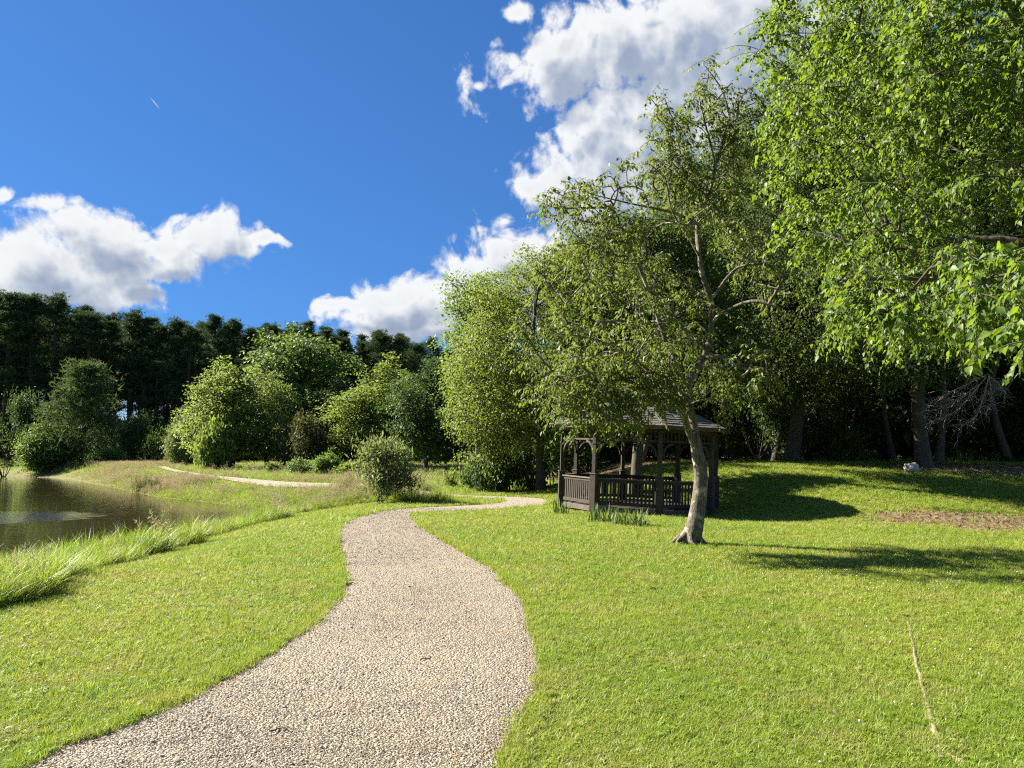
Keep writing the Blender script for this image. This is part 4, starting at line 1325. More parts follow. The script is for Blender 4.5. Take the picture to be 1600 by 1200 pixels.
# understory inside the wood
for i in range(30):
    d = wr.uniform(35, 58); px = wr.uniform(1130, 1760)
    bush(px, d, 713 - wr.uniform(30, 130), wr.uniform(110, 200), 'dark' if i % 3 else 'wood', i % 3, 'shaded undergrowth inside the dark wood', 'undergrowth inside the wood')
bush(1000, 47, 590, 240, 'dark', 0, 'big dark bush far behind the gazebo, seen through its posts')
bush(1090, 48, 600, 220, 'wood', 2, 'big green bush far behind the right half of the gazebo')
bush(810, 52, 585, 230, 'dark', 1, 'big dark bush behind the big lime tree')
bush(900, 50, 590, 220, 'mid', 2, 'big green bush behind the lime tree, left of the gazebo roof')
bush(1308, 33.2, 648, 74, 'wood', 2, 'sunlit sapling bush at the wood edge above the mound', None, 'sapling', 'bush')
bush(1495, 33, 690, 46, 'wood', 1, 'small cedar-like bush right of the stout tree')
bush(1345, 34.5, 702, 60, 'dark', 0, 'dark low bush on the mound crest left of the pale rock')
bush(1565, 33.5, 706, 70, 'dark', 1, 'dark low bush at the right end of the mound crest')
bush(1545, 38, 560, 260, 'wood', 2, 'big shaded bush behind the bare branches')
bush(1420, 40, 560, 300, 'dark', 0, 'big dark bush deep behind the stout tree')
bush(1270, 40, 590, 260, 'dark', 2, 'big dark bush deep behind the sapling')
bush(1640, 36, 540, 260, 'dark', 1, 'big dark bush at the right edge of the wood')

# dead branch hanging from the wood's edge
rg = np.random.default_rng(77)
o = at(1545, 585, 27.0)
db = tag(empty('dead_branch', o), 'bare grey dead branch hanging right of the stout tree', 'branch')
limbs = []
ctrl = [[(1545, 585), (1510, 600), (1475, 618), (1448, 632)], [(1540, 590), (1515, 620), (1490, 645), (1450, 660)], [(1545, 590), (1535, 625), (1525, 650), (1500, 668)], [(1545, 588), (1550, 620), (1545, 640)], [(1545, 587), (1560, 600), (1572, 615)], [(1530, 592), (1508, 580), (1510, 565)], [(1530, 600), (1500, 622), (1470, 638)]]
for c in ctrl:
    dd = 27.0 + rg.uniform(-.6, .6)
    limbs.append(np.array([at(a, b, 27.0 + (dd - 27.0) * (i / len(c))) for i, (a, b) in enumerate(c)]) - o)
main = [(smooth_line(l, 10), np.linspace(.022, .007, 10), 5) for l in limbs]
V, Fq = tubes(main)
obj('limb', make_mesh('limb', V, Fq, DEADWOOD, True), db)
tw = []
for l in limbs:
    pts = smooth_line(l, 30)
    for i in range(4, 30):
        for s in range(2):
            d = unit(pts[i] - pts[i - 3] + rg.normal(size=3) * .22 + np.array([-.05, 0, -.10]))
            L = rg.uniform(.25, .75)
            mid = pts[i] + d * L * .5 + rg.normal(size=3) * .05
            tw.append((np.array([pts[i], mid, pts[i] + d * L + rg.normal(size=3) * .06]), np.array([.008, .006, .003]), 3))
V, Fq = tubes(tw)
q = obj('twig', make_mesh('twig', V, Fq, DEADWOOD, True), db); q['kind'] = 'stuff'

# ------------------------------------------------------------------ gazebo
gz = tag(empty('gazebo', (GAZ[0], GAZ[1], 0.0), (0.012, R(2.2), 0)), 'weathered octagonal wooden gazebo with a two-tiered shingle roof', 'gazebo')
BOX = {}
def boxmesh(sx, sy, sz, mat, bev=.004):
    k = (round(sx, 3), round(sy, 3), round(sz, 3), mat.name)
    if k not in BOX:
        bm = bmesh.new()
        bmesh.ops.create_cube(bm, size=1)
        bmesh.ops.scale(bm, vec=(sx, sy, sz), verts=bm.verts)
        bmesh.ops.bevel(bm, geom=bm.edges[:], offset=min(bev, .2 * min(sx, sy, sz)), segments=1, affect='EDGES')
        me = bpy.data.meshes.new('board'); bm.to_mesh(me); bm.free(); me.materials.append(mat)
        BOX[k] = me
    return BOX[k]
def board(name, c, size, rz, mat, parent=gz, ry=0.0):
    return obj(name, boxmesh(*size, mat), parent, c, (0, ry, rz))
RP, A0 = 2.38, 0.0707
ang = [A0 + i * math.pi / 4 for i in range(8)]
PO = [np.array([RP * math.cos(a), RP * math.sin(a)]) for a in ang]
rgz = np.random.default_rng(3)
# deck
dk = obj('deck', make_mesh('deck', [(p[0] * 1.0, p[1] * 1.0, z) for z in (.02, .12) for p in PO], [np.array([list(range(8, 16))]), np.array([(i, (i + 1) % 8, 8 + (i + 1) % 8, 8 + i) for i in range(8)])], TIMBER), gz)
for i in range(8):
    p = PO[i]; a = ang[i]
    ps = board('post', (p[0], p[1], 1.22), (.115, .115, 2.40), a, TIMBER)
    board('post_base', (0, 0, -.70), (.185, .185, 1.06), 0, TIMBER, ps)
    board('post_cap', (0, 0, -.145), (.215, .215, .03), 0, TIMBER2, ps)
    board('collar', (0, 0, .72), (.15, .15, .05), 0, TIMBER, ps)
    q = PO[(i + 1) % 8]
    mid = (p + q) / 2; L = np.linalg.norm(q - p); rz = math.atan2(q[1] - p[1], q[0] - p[0])
    u = (q - p) / L
    entry = (i == 0)
    board('skirt_board', (mid[0], mid[1], .09), (L - .19, .035, .15), rz, TIMBER2)
    if not entry:
        board('handrail', (mid[0], mid[1], .945), (L - .188, .115, .04), rz, TIMBER2)
        board('upper_rail', (mid[0], mid[1], .885), (L - .188, .045, .075), rz, TIMBER)
        board('lower_rail', (mid[0], mid[1], .265), (L - .188, .045, .095), rz, TIMBER)
        nb = 15
        for k in range(nb):
            s = .095 + (L - .19) * (k + .5) / nb - L / 2
            c = mid + u * s
            board('baluster', (c[0], c[1], .575), (.066, .022, .545), rz, TIMBER)
    # frieze of spindles under the eave and curved brackets
    board('beam', (mid[0], mid[1], 2.37), (L - .117, .075, .13), rz, TIMBER)
    board('frieze_rail', (mid[0], mid[1], 2.05), (L - .117, .05, .05), rz, TIMBER)
    nb = 13
    for k in range(nb):
        s = .06 + (L - .12) * (k + .5) / nb - L / 2
        c = mid + u * s
        board('spindle', (c[0], c[1], 2.19), (.03, .03, .232), rz, TIMBER)
    for e in (0, 1):
        base = p if e == 0 else q
        d = u if e == 0 else -u
        th = np.linspace(0, math.pi / 2, 9)
        r0, r1 = .40, .33
        V = []
        for t in th:
            for rr in (r0, r1):
                # arc centre lies out from the post at the foot of the bracket
                hx = .055 + .40 - rr * math.cos(t); hz = 1.62 + rr * math.sin(t)
                for w in (-.02, .02):
                    n2 = np.array([-d[1], d[0]])
                    xy = base + d * hx + n2 * w
                    V.append((xy[0], xy[1], hz))
        Fb = []
        for k in range(8):
            b0, b1 = 4 * k, 4 * k + 4
            for m0, m1 in ((0, 1), (1, 3), (3, 2), (2, 0)):
                Fb.append((b0 + m0, b0 + m1, b1 + m1, b1 + m0))
        Fb += [(0, 2, 3, 1), (32, 33, 35, 34)]
        obj('bracket', make_mesh('bracket', V, np.array(Fb), TIMBER), gz)
# roof: lower tier, clerestory, upper tier
def tier(name, r0, z0, r1, z1, thick, parent):
    k = 1 / math.cos(math.pi / 8)
    V = []
    for rr, zz in ((r0, z0), (r1, z1), (r1, z1 - thick), (r0, z0 - thick)):
        V += [(rr * k * math.cos(a), rr * k * math.sin(a), zz) for a in ang]
    Fa = [(i + 8 * s, (i + 1) % 8 + 8 * s, (i + 1) % 8 + 8 * ((s + 1) % 4), i + 8 * ((s + 1) % 4)) for s in range(4) for i in range(8)]
    return obj(name, make_mesh(name, V, np.array(Fa), TIMBER), parent)
roof = tier('roof', 2.50, 2.46, .92, 3.20, .05, gz)
up = tier('cupola_roof', 1.18, 3.46, .04, 4.06, .05, gz)
for i in range(8):
    a = ang[i] + math.pi / 8
    c = .96
    board('clerestory', (c * math.cos(a), c * math.sin(a), 3.30), (.8, .03, .27), a + math.pi / 2, TIMBER)
    r_ = 2.515
    board('fascia', (r_ * math.cos(a), r_ * math.sin(a), 2.44), (2 * r_ * math.tan(math.pi / 8) - .01, .026, .12), a + math.pi / 2, TIMBER2)
    board('rafter', (1.6 * math.cos(ang[i]), 1.6 * math.sin(ang[i]), 2.70), (2.0, .05, .09), ang[i], TIMBER, gz, math.atan2(.74, 1.58 / math.cos(math.pi / 8)) * 1.0)
    board('cupola_fascia', (1.19 * math.cos(a), 1.19 * math.sin(a), 3.44), (2 * 1.19 * math.tan(math.pi / 8) - .008, .022, .08), a + math.pi / 2, TIMBER2)
obj('finial', make_mesh('finial', *tubes([(np.array([(0, 0, 4.0), (0, 0, 4.1), (0, 0, 4.16), (0, 0, 4.22), (0, 0, 4.36)]), np.array([.05, .05, .085, .06, .01]), 8)]), TIMBER, True), gz)
def shingle_mesh(w, L, t, seed):
    rs = np.random.default_rng(seed)
    bm = bmesh.new()
    bmesh.ops.create_cube(bm, size=1)
    for v in bm.verts:                          # thick butt, thin head
        th_ = t if v.co.y < 0 else t * .25
        v.co = Vector((v.co.x * w, v.co.y * L + (rs.uniform(-.006, .006) if v.co.y < 0 else 0), th_ * (v.co.z + .5)))
    me = bpy.data.meshes.new('shingle'); bm.to_mesh(me); bm.free(); me.materials.append(SHINGLE)
    return me
SHM = [shingle_mesh(1.0, .30, .026, s) for s in range(5)]
def shingles(parent, r0, z0, r1, z1, expo, wide, sectors_single):
    sl = math.hypot(r0 - r1, z1 - z0); pitch = math.atan2(z1 - z0, r0 - r1)
    ncr = int(sl / expo)
    Vb, Fb, nb = [], [], 0
    for i in range(8):
        a = ang[i] + math.pi / 8
        for c in range(ncr):
            s = c * expo + .11
            rr = r0 + .03 - (s) * math.cos(pitch); zz = z0 + s * math.sin(pitch) + .012
            roww = 2 * (rr + .1) * math.tan(math.pi / 8)
            n_ = max(1, round(roww / wide))
            jit = rgz.uniform(-.25, .25)
            edges = np.linspace(-roww / 2, roww / 2, n_ + 1)
            edges[1:-1] += rgz.uniform(-.035, .035, max(0, n_ - 1))
            for k in range(n_):
                w = edges[k + 1] - edges[k] - .012
                t0 = (edges[k + 1] + edges[k]) / 2
                M = Matrix.Rotation(a + math.pi / 2, 4, 'Z') @ Matrix.Translation((t0, 0, 0))
                # local y runs up the slope, x along the eave
                loc = Vector((rr * math.cos(a), rr * math.sin(a), zz)) + Vector((-math.sin(a), math.cos(a), 0)) * t0
                rot = Matrix.Rotation(a + math.pi / 2, 4, 'Z') @ Matrix.Rotation(pitch + rgz.uniform(-.015, .03) - .045, 4, 'X') @ Matrix.Rotation(rgz.normal(0, .012), 4, 'Z')
                mt = Matrix.Translation(loc + Vector((0, 0, rgz.uniform(0, .006)))) @ rot @ Matrix.Diagonal((w, 1, rgz.uniform(.8, 1.3), 1))
                me = SHM[int(rgz.integers(5))]
                if i in sectors_single:
                    o_ = bpy.data.objects.new('shingle', me); link(o_, parent); o_.matrix_local = mt
                else:
                    co = np.array([mt @ v.co for v in me.vertices]); Vb.append(co)
                    Fb.append(np.array([list(p_.vertices) for p_ in me.polygons]) + nb); nb += len(co)
    if Vb:
        o_ = obj('shingle_field', make_mesh('shingle_field', np.concatenate(Vb), np.concatenate(Fb), SHINGLE), parent); o_['kind'] = 'stuff'
front_s = sorted(range(8), key=lambda i: math.sin(ang[i] + math.pi / 8))[:4]
shingles(roof, 2.53, 2.46, .95, 3.20, .165, .27, front_s)
shingles(up, 1.20, 3.46, .08, 4.05, .165, .27, front_s)
# hip boards
for i in range(8):
    for (r0, z0, r1, z1, pr) in ((2.54, 2.475, .95, 3.225, roof), (1.2, 3.475, .06, 4.075, up)):
        k = 1 / math.cos(math.pi / 8)
        a = ang[i]
        p0 = np.array([r0 * k * math.cos(a), r0 * k * math.sin(a), z0 + .02]); p1 = np.array([r1 * k * math.cos(a), r1 * k * math.sin(a), z1 + .02])
        c = (p0 + p1) / 2; L = np.linalg.norm(p1 - p0)
        board('hip_cap', c, (L, .11, .022), a, SHINGLE, pr, math.atan2(z1 - z0, (r0 - r1) * k))

# ------------------------------------------------------------------ the leaning tree in front of the gazebo
DT = 14.05
ob = np.array([at(1080, 850, DT)[0], DT, tz(at(1080, 850, DT)[0], DT) - .06])
def chain_px(pts):
    return np.array([at(p[0], p[1], DT + (p[2] if len(p) > 2 else 0)) for p in pts]) - ob
ft_trunk = chain_px([(1078, 852), (1087, 815), (1093, 775), (1095, 735), (1088, 700), (1084, 662), (1077, 630), (1077, 600), (1091, 572, .1), (1106, 545, .15), (1112, 500, .1), (1108, 460), (1095, 420, -.1), (1090, 370), (1091, 340), (1104, 310, .1), (1116, 280, .1), (1117, 258), (1128, 228, .1), (1140, 190), (1128, 140), (1100, 100, -.1)])
ft_limbs = [
    [(1088, 702), (1073, 665, -.15), (1066, 632, -.2), (1064, 605, -.25), (1052, 570, -.3), (1036, 520, -.3), (1012, 450, -.4), (985, 385, -.5), (960, 330, -.6)],
    [(1091, 352), (1060, 335, -.2), (1020, 325, -.5), (985, 318, -.8), (930, 305, -.9)],
    [(1116, 282), (1080, 266, .3), (1050, 250, .6), (1030, 220, .7)],
    [(1108, 548), (1075, 520, .4), (1050, 490, .8), (1020, 460, 1.2), (960, 420, 1.4), (900, 400, 1.5)],
    [(1105, 556), (1130, 558, -.2), (1150, 572, -.5), (1185, 580, -.8)],
    [(1077, 604), (1040, 588, -.4), (990, 590, -.9), (940, 600, -1.1), (890, 620, -1.2)],
    [(1066, 628), (1035, 600, -.5), (990, 560, -1.0), (930, 530, -1.3), (860, 520, -1.4)],
    [(1110, 470), (1140, 430, .4), (1175, 400, .8), (1200, 370, 1.0)],
    [(1112, 500), (1145, 480, -.5), (1180, 470, -.9), (1215, 480, -1.1)],
    [(1093, 400), (1075, 370, -.7), (1050, 330, -1.1), (1040, 280, -1.3)],
    [(1117, 262), (1112, 230, -.2), (1098, 180, -.3), (1090, 140, -.3)],
    [(1117, 258), (1145, 215, .2), (1165, 180, .4)],
]
ft_ells = [(1098, 175, DT, 46, 62, .7), (1095, 120, DT, 20, 32, .3), (1145, 195, DT, 40, 50, .7), (1060, 215, DT, 40, 50, .8), (1080, 290, DT, 80, 60, 1.2), (1010, 310, DT - .4, 80, 50, 1.2), (940, 310, DT - .6, 60, 40, .9),
           (890, 350, DT - .4, 56, 50, 1.0), (960, 400, DT, 90, 60, 1.4), (1050, 400, DT, 80, 70, 1.5), (1130, 400, DT, 70, 70, 1.3), (1180, 440, DT, 52, 80, 1.1), (900, 450, DT, 80, 60, 1.3), (860, 520, DT - .6, 60, 56, 1.1),
           (960, 520, DT - .4, 90, 70, 1.5), (900, 590, DT - .6, 70, 60, 1.2), (1000, 590, DT - .8, 70, 44, 1.1), (1050, 500, DT + .5, 60, 50, 1.0), (1190, 560, DT - .6, 50, 44, .9), (1150, 610, DT - .6, 46, 30, .8), (930, 640, DT - .9, 56, 26, .8), (835, 360, DT - .5, 14, 12, .3), (925, 255, DT - .5, 16, 16, .3),
           (880, 560, DT - .9, 56, 46, .8), (920, 612, DT - 1.0, 52, 36, .7), (965, 560, DT - .9, 60, 40, .8), (1005, 615, DT - 1.1, 46, 26, .6), (955, 645, DT - 1.1, 40, 22, .6), (868, 625, DT - .9, 46, 40, .7), (1010, 540, DT - .9, 50, 40, .8), (845, 470, DT - .6, 46, 50, .8)]
rg = np.random.default_rng(9)
ft_ells = [e[:5] + (e[5] * 1.5,) for e in ft_ells]
ft_tips = fill(rg, local([ell_px(*e) for e in ft_ells], ob), 860, .65, .9, 3)
low = np.array([at(rg.uniform(872, 1005), rg.uniform(545, 655), DT + rg.uniform(-1.5, -.3)) for _ in range(110)] + [at(rg.uniform(1000, 1050), rg.uniform(540, 610), DT + rg.uniform(-1.3, -.5)) for _ in range(24)] + [at(rg.uniform(965, 1060), rg.uniform(570, 630), DT + rg.uniform(-1.2, -.4)) for _ in range(30)] + [at(rg.uniform(1015, 1085), rg.uniform(150, 300), DT + rg.uniform(-.7, .6)) for _ in range(46)] + [at(rg.uniform(1120, 1170), rg.uniform(150, 260), DT + rg.uniform(-.6, .6)) for _ in range(22)]) - ob
ft_tips = np.concatenate([ft_tips, low])
tb, td = grow(rg, [ft_trunk] + [chain_px(c) for c in ft_limbs], ft_tips, .150, seg=.16, lift=.10, flare=.4, sides=(18, 8, 4), expo=2.15, tip_min=.0045, wig=.10, limb_r={1: (.068, .02), 2: (.03, .01), 3: (.025, .008), 4: (.035, .012), 6: (.03, .01), 7: (.035, .01)},
              trunk_prof=[(0, .145), (.05, .135), (.17, .115), (.20, .09), (.24, .068), (.36, .062), (.6, .042), (.8, .028), (1, .008)])
# surface roots at the foot
for a in (0.4, 1.5, 2.7, 3.6, 4.6, 5.6):
    L = rg.uniform(.28, .45)
    p0 = ft_trunk[0] + np.array([0.08 * math.cos(a), .08 * math.sin(a), .20])
    p1 = ft_trunk[0] + np.array([.26 * math.cos(a), .26 * math.sin(a), .085]); p2 = ft_trunk[0] + np.array([L * math.cos(a + .2), L * math.sin(a + .2), .02])
    tb.append((smooth_line([p0, p1, p2], 7), np.linspace(.075, .012, 7), 7))
V, Fq = tubes(tb)
# knobbly bark
nz = vnoise(V[:, 0] * 14 + V[:, 2] * 9, V[:, 1] * 14 - V[:, 2] * 5, 81) - .5
ft = tag(empty('leaning_tree', ob), 'leaning forked tree with grey mottled bark in front of the gazebo', 'tree')
obj('trunk', make_mesh('trunk', V + nz[:, None] * 0.03 * unit(V * np.array([1, 1, 0]) + 1e-6), Fq, BARK_GREY, True), ft)
def twigs_with_leaves(rg, tips, tdir, per_twig, nt, twig_len, leaf, sz, droop, hang=0.5, step=None):
    """short drooping twigs at every branch end, leaves set alternately along them"""
    ch, pos, ax, nr = [], [], [], []
    for t, d in zip(tips, tdir):
        for k in range(nt):
            dd = unit(d * .7 + rg.normal(size=3) * .75 + np.array([0, 0, -.1]))
            L = twig_len * rg.uniform(.6, 1.3)
            s = np.linspace(0, 1, 5)[:, None]
            base = t + rg.normal(size=3) * .03
            p = base + dd * L * s + np.array([0, 0, -droop * L]) * s * s
            ch.append((p, np.linspace(.0045, .0018, 5), 3))
            m = max(3, int(per_twig * rg.uniform(.7, 1.2)))
            u = (np.arange(m) + rg.random(m) * .6) / m
            u = .12 + .9 * u
            q = base + dd * L * u[:, None] + np.array([0, 0, -droop * L]) * (u * u)[:, None]
            tg = unit(dd + np.array([0, 0, -2 * droop]) * u[:, None])
            sd_ = unit(np.cross(tg, np.array([0, 0, 1.]))) * np.where(np.arange(m) % 2, 1, -1)[:, None]
            a_ = unit(tg * .45 + sd_ * .8 + np.array([0, 0, -hang]) + rg.normal(size=(m, 3)) * .35)
            n_ = unit(np.array([0, 0, .6]) + .6 * SUNV + rg.normal(size=(m, 3)) * .5 + np.cross(tg, sd_) * .2)
            pos.append(q + a_ * sz * .25); ax.append(a_); nr.append(n_)
    return ch, np.concatenate(pos), np.concatenate(ax), np.concatenate(nr)
tw, pos, ax, nr = twigs_with_leaves(rg, ft_tips, td, 11, 4, .36, LEAF4, .08, .35, .8)
V, Fq = tubes(tw)
q = obj('twig', make_mesh('twig', V, Fq, BARK, True), ft); q['kind'] = 'stuff'
V, Fa = leaf_arrays(LEAF4, pos, ax, nr, .080 * np.exp(rg.normal(0, .2, len(pos))))
q = obj('crown', make_mesh('crown', V, Fa, LEAF['front'], False, {'rnd': np.repeat(rg.random(len(pos)), 4)}), ft); q['kind'] = 'stuff'
# bare dead twigs in the fork
dt = []
for (a, b) in [((1064, 612), (1030, 590)), ((1066, 620), (1048, 628)), ((1070, 588), (1092, 562)), ((1067, 586), (1058, 560)), ((1070, 620), (1045, 640)), ((1040, 600), (1010, 615)), ((1035, 596), (1015, 580)), ((1030, 612), (1000, 640)), ((1052, 606), (1028, 625))]:
    p0, p1 = at(a[0], a[1], DT - .25) - ob, at(b[0], b[1], DT - .5) - ob
    dt.append((smooth_line([p0, (p0 + p1) / 2 + rg.normal(size=3) * .03, p1], 6), np.linspace(.009, .004, 6), 4))
V, Fq = tubes(dt)
obj('dead_twig', make_mesh('dead_twig', V, Fq, DEADWOOD, True), ft)

# ------------------------------------------------------------------ the near tree whose boughs hang in from the right
nb_o = np.array([7.0, 7.6, tz(7.0, 7.6) - .05])
rg = np.random.default_rng(23)
n_ells = [(7.1, 7.8, 6.2, 4.1, 4.4, 4.6)]
cand = []
while len(cand) < 1250:
    d = unit(rg.normal(size=3))
    rr = rg.uniform(.62, 1.0) ** .7
    p = np.array([7.1, 7.8, 6.3]) + d * np.array([4.15, 4.5, 4.7]) * rr
    lump = vnoise(p[0] * .9 + p[2] * .5, p[1] * .9 - p[2] * .7, 91)
    if lump < .22 or p[2] < 2.95:
        continue
    if p[2] < 3.4 and vnoise(p[0] * 1.4, p[1] * 1.4, 92) < .45:
        continue
    # the visible side carries most of the detail
    if (p[0] > 0.80 * p[1] + 1.3 or p[2] > 2.7 + .75 * p[1]) and rg.random() < .72:
        continue
    cand.append(p)
# boughs that hang lowest
for (px, py, d_) in [(1372, 505, 6.2), (1350, 485, 6.4), (1315, 470, 6.6), (1395, 470, 6.3), (1586, 520, 4.5), (1596, 480, 4.6), (1572, 450, 4.8), (1540, 470, 5.0), (1265, 310, 7.4), (1235, 318, 7.6), (1280, 395, 7.0), (1300, 430, 6.9), (1200, 60, 8.4), (1205, 110, 8.2), (1230, 200, 8.0), (1250, 250, 7.8), (1440, 440, 5.9), (1480, 430, 5.6), (1330, 460, 6.7)]:
    for k in range(3):
        cand.append(at(px, py, d_) + rg.normal(size=3) * .12 + np.array([.1, 0, .08]))
for k in range(70):
    cand.append(at(rg.uniform(1420, 1640), rg.uniform(-40, 130), rg.uniform(5.9, 7.8)))
nt_tips = np.array(cand) - nb_o
nt_trunk = np.array([(0, 0, 0), (.05, .05, 1.2), (-.05, .1, 2.6), (.1, 0, 4.4), (0, .1, 6.5), (.1, 0, 9.0)])
nt_limbs = [np.array([(0, .05, z0), (1.6 * math.cos(a), 1.6 * math.sin(a), z0 + .9), (3.0 * math.cos(a), 3.0 * math.sin(a), z0 + 1.0)]) for z0, a in ((2.3, 3.3), (2.6, 4.2), (3.2, 2.5), (3.8, 3.7), (4.6, 4.8), (5.2, 3.0), (3.4, .5), (4.8, 1.4), (2.8, 5.4))]
tb, td = grow(rg, [nt_trunk] + nt_limbs, nt_tips, .11, seg=.3, lift=.08, flare=.4, sides=(12, 6, 4), expo=2.0, tip_min=.0035)
nt = tag(empty('hanging_tree', nb_o), 'bright green tree at the right edge with boughs hanging close to the viewer', 'tree')
V, Fq = tubes(tb)
obj('trunk', make_mesh('trunk', V, Fq, BARK, True), nt)
td = unit(td * .6 + unit(nt_tips - np.array([0.1, .2, 6])) * .6)
tw, pos, ax, nr = twigs_with_leaves(rg, nt_tips, td, 17, 6, .34, LEAF8, .06, .42, .75)
V, Fq = tubes(tw)
q = obj('twig', make_mesh('twig', V, Fq, BARK, True), nt); q['kind'] = 'stuff'
szs = .049 * np.exp(rg.normal(0, .2, len(pos)))
rn = rg.random(len(pos))
# the leaves that show largest are single pieces
wp = pos + nb_o
cp, sp = math.cos(PITCH), math.sin(PITCH)
dz = wp[:, 1] * cp + (wp[:, 2] - EYE) * sp
uu = 800 + FPX * wp[:, 0] / dz
vv_ = 600 - FPX * (-wp[:, 1] * sp + (wp[:, 2] - EYE) * cp) / dz
infr = (uu > 1150) & (uu < 1600) & (vv_ > 0) & (vv_ < 640)
score = np.where(infr, szs / dz, 0)
single = np.argsort(-score)[:300]
mask = np.ones(len(pos), bool); mask[single] = False
V, Fa = leaf_arrays(LEAF5, pos[mask], ax[mask], nr[mask], szs[mask])
crown = obj('crown', make_mesh('crown', V, Fa, LEAF['near'], True, {'rnd': np.repeat(rn[mask], 4)}), nt); crown['kind'] = 'stuff'
leaf_me = [make_mesh('leaf', LEAF8[0], LEAF8[1], LEAF['near'], True, {'rnd': np.full(8, v)}) for v in (.1, .3, .5, .7, .9)]
for i in single:
    a_ = unit(ax[i]); n_ = unit(nr[i] - a_ * np.dot(nr[i], a_)); s_ = np.cross(n_, a_)
    o_ = bpy.data.objects.new('leaf', leaf_me[min(4, int(rn[i] * 5))])
    link(o_, nt)
    M = Matrix([[a_[0], s_[0], n_[0], pos[i][0]], [a_[1], s_[1], n_[1], pos[i][1]], [a_[2], s_[2], n_[2], pos[i][2]], [0, 0, 0, 1]])
    o_.matrix_local = M @ Matrix.Scale(float(szs[i]), 4)

# ------------------------------------------------------------------ small things
rg = np.random.default_rng(55)
# iris clumps at the foot of the gazebo
for px, py, w, label in [(940, 812, .34, 'iris clump with sword leaves left of the middle gazebo post'), (968, 816, .26, 'smaller iris clump between two others before the gazebo'), (992, 819, .34, 'iris clump nearest the gazebo post in front'), (876, 800, .20, 'small iris clump at the left gazebo corner')]:
    g_ = ground(px, py + 4)
    V, Fc, fr = blades(rg, int(46 * w / .3), w, .28, .52, .035, .45, .35, 4)
    it = tag(empty('iris_plant', g_), label, 'plant', 'iris clumps by the gazebo')
    q = obj('leaf_blades', make_mesh('leaf_blades', V, Fc, LEAF['iris'], False, {'rnd': fr}), it); q['kind'] = 'stuff'
# reed clumps at the water's edge
for px, py, w, h, label in [(222, 768, .9, 1.3, 'dark reed clump standing at the far water edge'), (243, 770, .5, 1.0, 'smaller dark reed clump right of the bigger one')]:
    g_ = ground(px, py)
    V, Fc, fr = blades(rg, 120, w * .6, h * .5, h, .03, .35, .2, 3)
    it = tag(empty('reed_clump', g_), label, 'plant', 'reed clumps in the pond')
    q = obj('reed_blades', make_mesh('reed_blades', V, Fc, REED, False, {'rnd': fr}), it); q['kind'] = 'stuff'
# rocks
def rock_mat():
    m, t = new_mat('pale_rock')
    tc = t.n('ShaderNodeTexCoord')
    n1 = t.noise(tc.outputs['Object'], 5.0, 6, .65)
    p = principled(t, Base_Color=t.mix(t.step(n1, .3, .7), (.22, .18, .14), (.55, .50, .42)), Roughness=.9)
    t.l(bump(t, n1, .6, .05), p.inputs['Normal'])
    finish(t, p.outputs[0])
    return m
ROCK = rock_mat()
def rock(loc, size, seed, label, rz=0.0):
    bm = bmesh.new()
    bmesh.ops.create_icosphere(bm, subdivisions=3, radius=1.0)
    rs = np.random.default_rng(seed)
    pl = unit(rs.normal(size=(9, 3))); of = rs.uniform(.55, .9, 9)
    for v in bm.verts:
        c = np.array(v.co)
        for a, b in zip(pl, of):
            e = c @ a - b
            if e > 0:
                c = c - a * e * .9
        c *= 1 + .06 * rs.normal()
        v.co = Vector(c * np.array(size))
    me = bpy.data.meshes.new('rock'); bm.to_mesh(me); bm.free(); me.materials.append(ROCK)
    return tag(obj('rock', me, None, loc, (0, 0, rz)), label, 'rock')
g_ = ground(1424, 738)
rock((g_[0], g_[1], g_[2] + .12), (.34, .26, .25), 4, 'pale angular rock at the left foot of the stout tree', .4)
g_ = at(75, 716, 85); zz = tz(g_[0], 85)
rock((g_[0], 85, zz + .5), (.55, .4, .35), 6, 'pale boulder in the dry grass left of the young pine')
# a bare surface root running through the lawn on the right
def root(pts, r0, r1, label, name='tree_root'):
    p = np.array([ground(*q) for q in pts])
    q = smooth_line(p, 26)
    q[:, 2] += .006 + .010 * vnoise(np.arange(26) * .45, np.zeros(26), 12)
    q[:, :2] += rg.normal(0, .003, (26, 2))
    V, Fq = tubes([(q, np.linspace(r1, r0, 26) * rg.uniform(.75, 1.25, 26), 6)])
    V2 = V - p[-1]
    return tag(obj(name, make_mesh(name, V2, Fq, ROOTWOOD, True), None, p[-1]), label, 'root')
root([(1418, 968), (1424, 1000), (1432, 1040), (1442, 1075), (1452, 1115), (1462, 1150), (1474, 1192)], .020, .010, 'long bare pale root running through the lawn on the right')
root([(1398, 994), (1409, 991), (1421, 990)], .010, .006, 'short pale root crossing the top of the long root')
root([(1474, 1178), (1490, 1188), (1512, 1196)], .014, .009, 'short pale root at the bottom end of the long root')
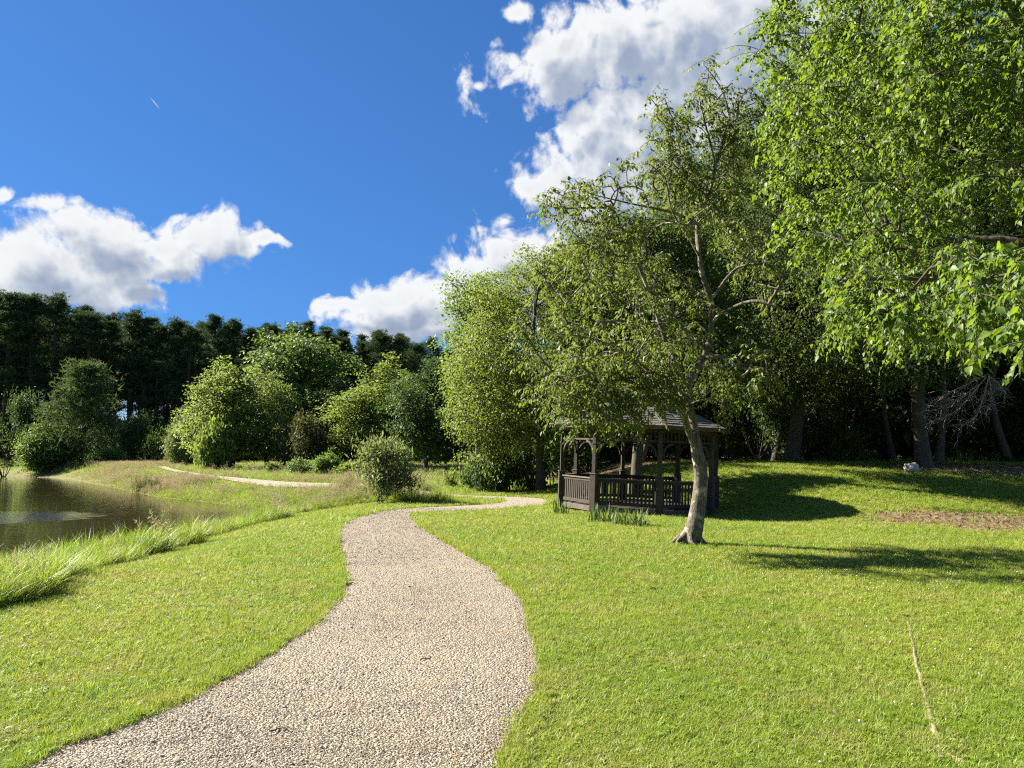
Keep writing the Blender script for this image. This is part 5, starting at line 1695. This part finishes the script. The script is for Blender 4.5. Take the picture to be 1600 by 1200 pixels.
# sticks lying on the path
def stick(pts, r, label):
    p = np.array([ground(*q) for q in pts]); p[:, 2] += .03
    V, Fq = tubes([(smooth_line(p, 8) + rg.normal(0, .006, (8, 3)), np.linspace(r, r * .5, 8), 5)])
    return tag(obj('stick', make_mesh('stick', V - p[0], Fq, BARK, True), None, p[0]), label, 'stick')
stick([(508, 853), (520, 852), (540, 848)], .014, 'dark stick on the path near the inner bend')
stick([(424, 1152), (440, 1143), (452, 1148)], .0045, 'forked dark twig on the gravel at the lower left')
stick([(655, 1036), (668, 1033), (672, 1028)], .0045, 'short dark twig in the middle of the path')
stick([(536, 917), (545, 916), (551, 914)], .016, 'dark stub of wood at the left path edge')
# clover flowers in the grass, and leaves blown against the path edge
def flower(rg):
    bm = bmesh.new()
    bmesh.ops.create_icosphere(bm, subdivisions=1, radius=1.0)
    for v in bm.verts:
        v.co *= rg.uniform(.75, 1.15)
    me = bpy.data.meshes.new('clover_flower'); bm.to_mesh(me); bm.free()
    me.materials.append(PETAL)
    return me
PETAL, pt = new_mat('clover_petal')
pp = principled(pt, Base_Color=(.62, .60, .52, 1), Roughness=.8)
finish(pt, pp.outputs[0])
fl = [flower(rg) for _ in range(3)]
n = 420
x = np.concatenate([rg.normal(4.9, 1.3, n), rg.uniform(1.5, 8, 240), rg.uniform(-6, -2.5, 60)])
y = np.concatenate([rg.normal(11.4, 1.0, n), rg.uniform(4, 14, 240), rg.uniform(4, 14, 60)])
keep = ~on_path(x, y) & (rg.random(len(x)) < .25 + .9 * vnoise(x * 1.2, y * 1.2, 95))
x, y = x[keep], y[keep]
n = len(x)
s = rg.uniform(.005, .009, n)
scatter('clover_flowers', np.stack([x, y, terrain(x, y) + rg.uniform(.035, .06, n)], -1), rg.uniform(0, 6.28, (n, 3)), np.stack([s] * 3, -1), fl, rg.integers(0, 3, n), 'white clover flowers dotted through the lawn on the right')
k = rg.integers(60, 250, 420)
e = np.where((rg.random(420) < .7)[:, None], EL[k], ER[k])
x, y = e[:, 0] + rg.normal(0, .09, 420), e[:, 1] + rg.normal(0, .09, 420)
keep = vnoise(x * 1.5, y * 1.5, 97) > .42
x, y = x[keep], y[keep]; n = len(x)
s = rg.uniform(.025, .055, n)
scatter('edge_litter', np.stack([x, y, terrain(x, y) + .022], -1), np.stack([rg.normal(0, .4, n), rg.normal(0, .4, n), rg.uniform(0, 6.28, n)], -1), np.stack([s] * 3, -1), lits, rg.integers(0, 3, n), 'dead leaves blown against the edges of the path')
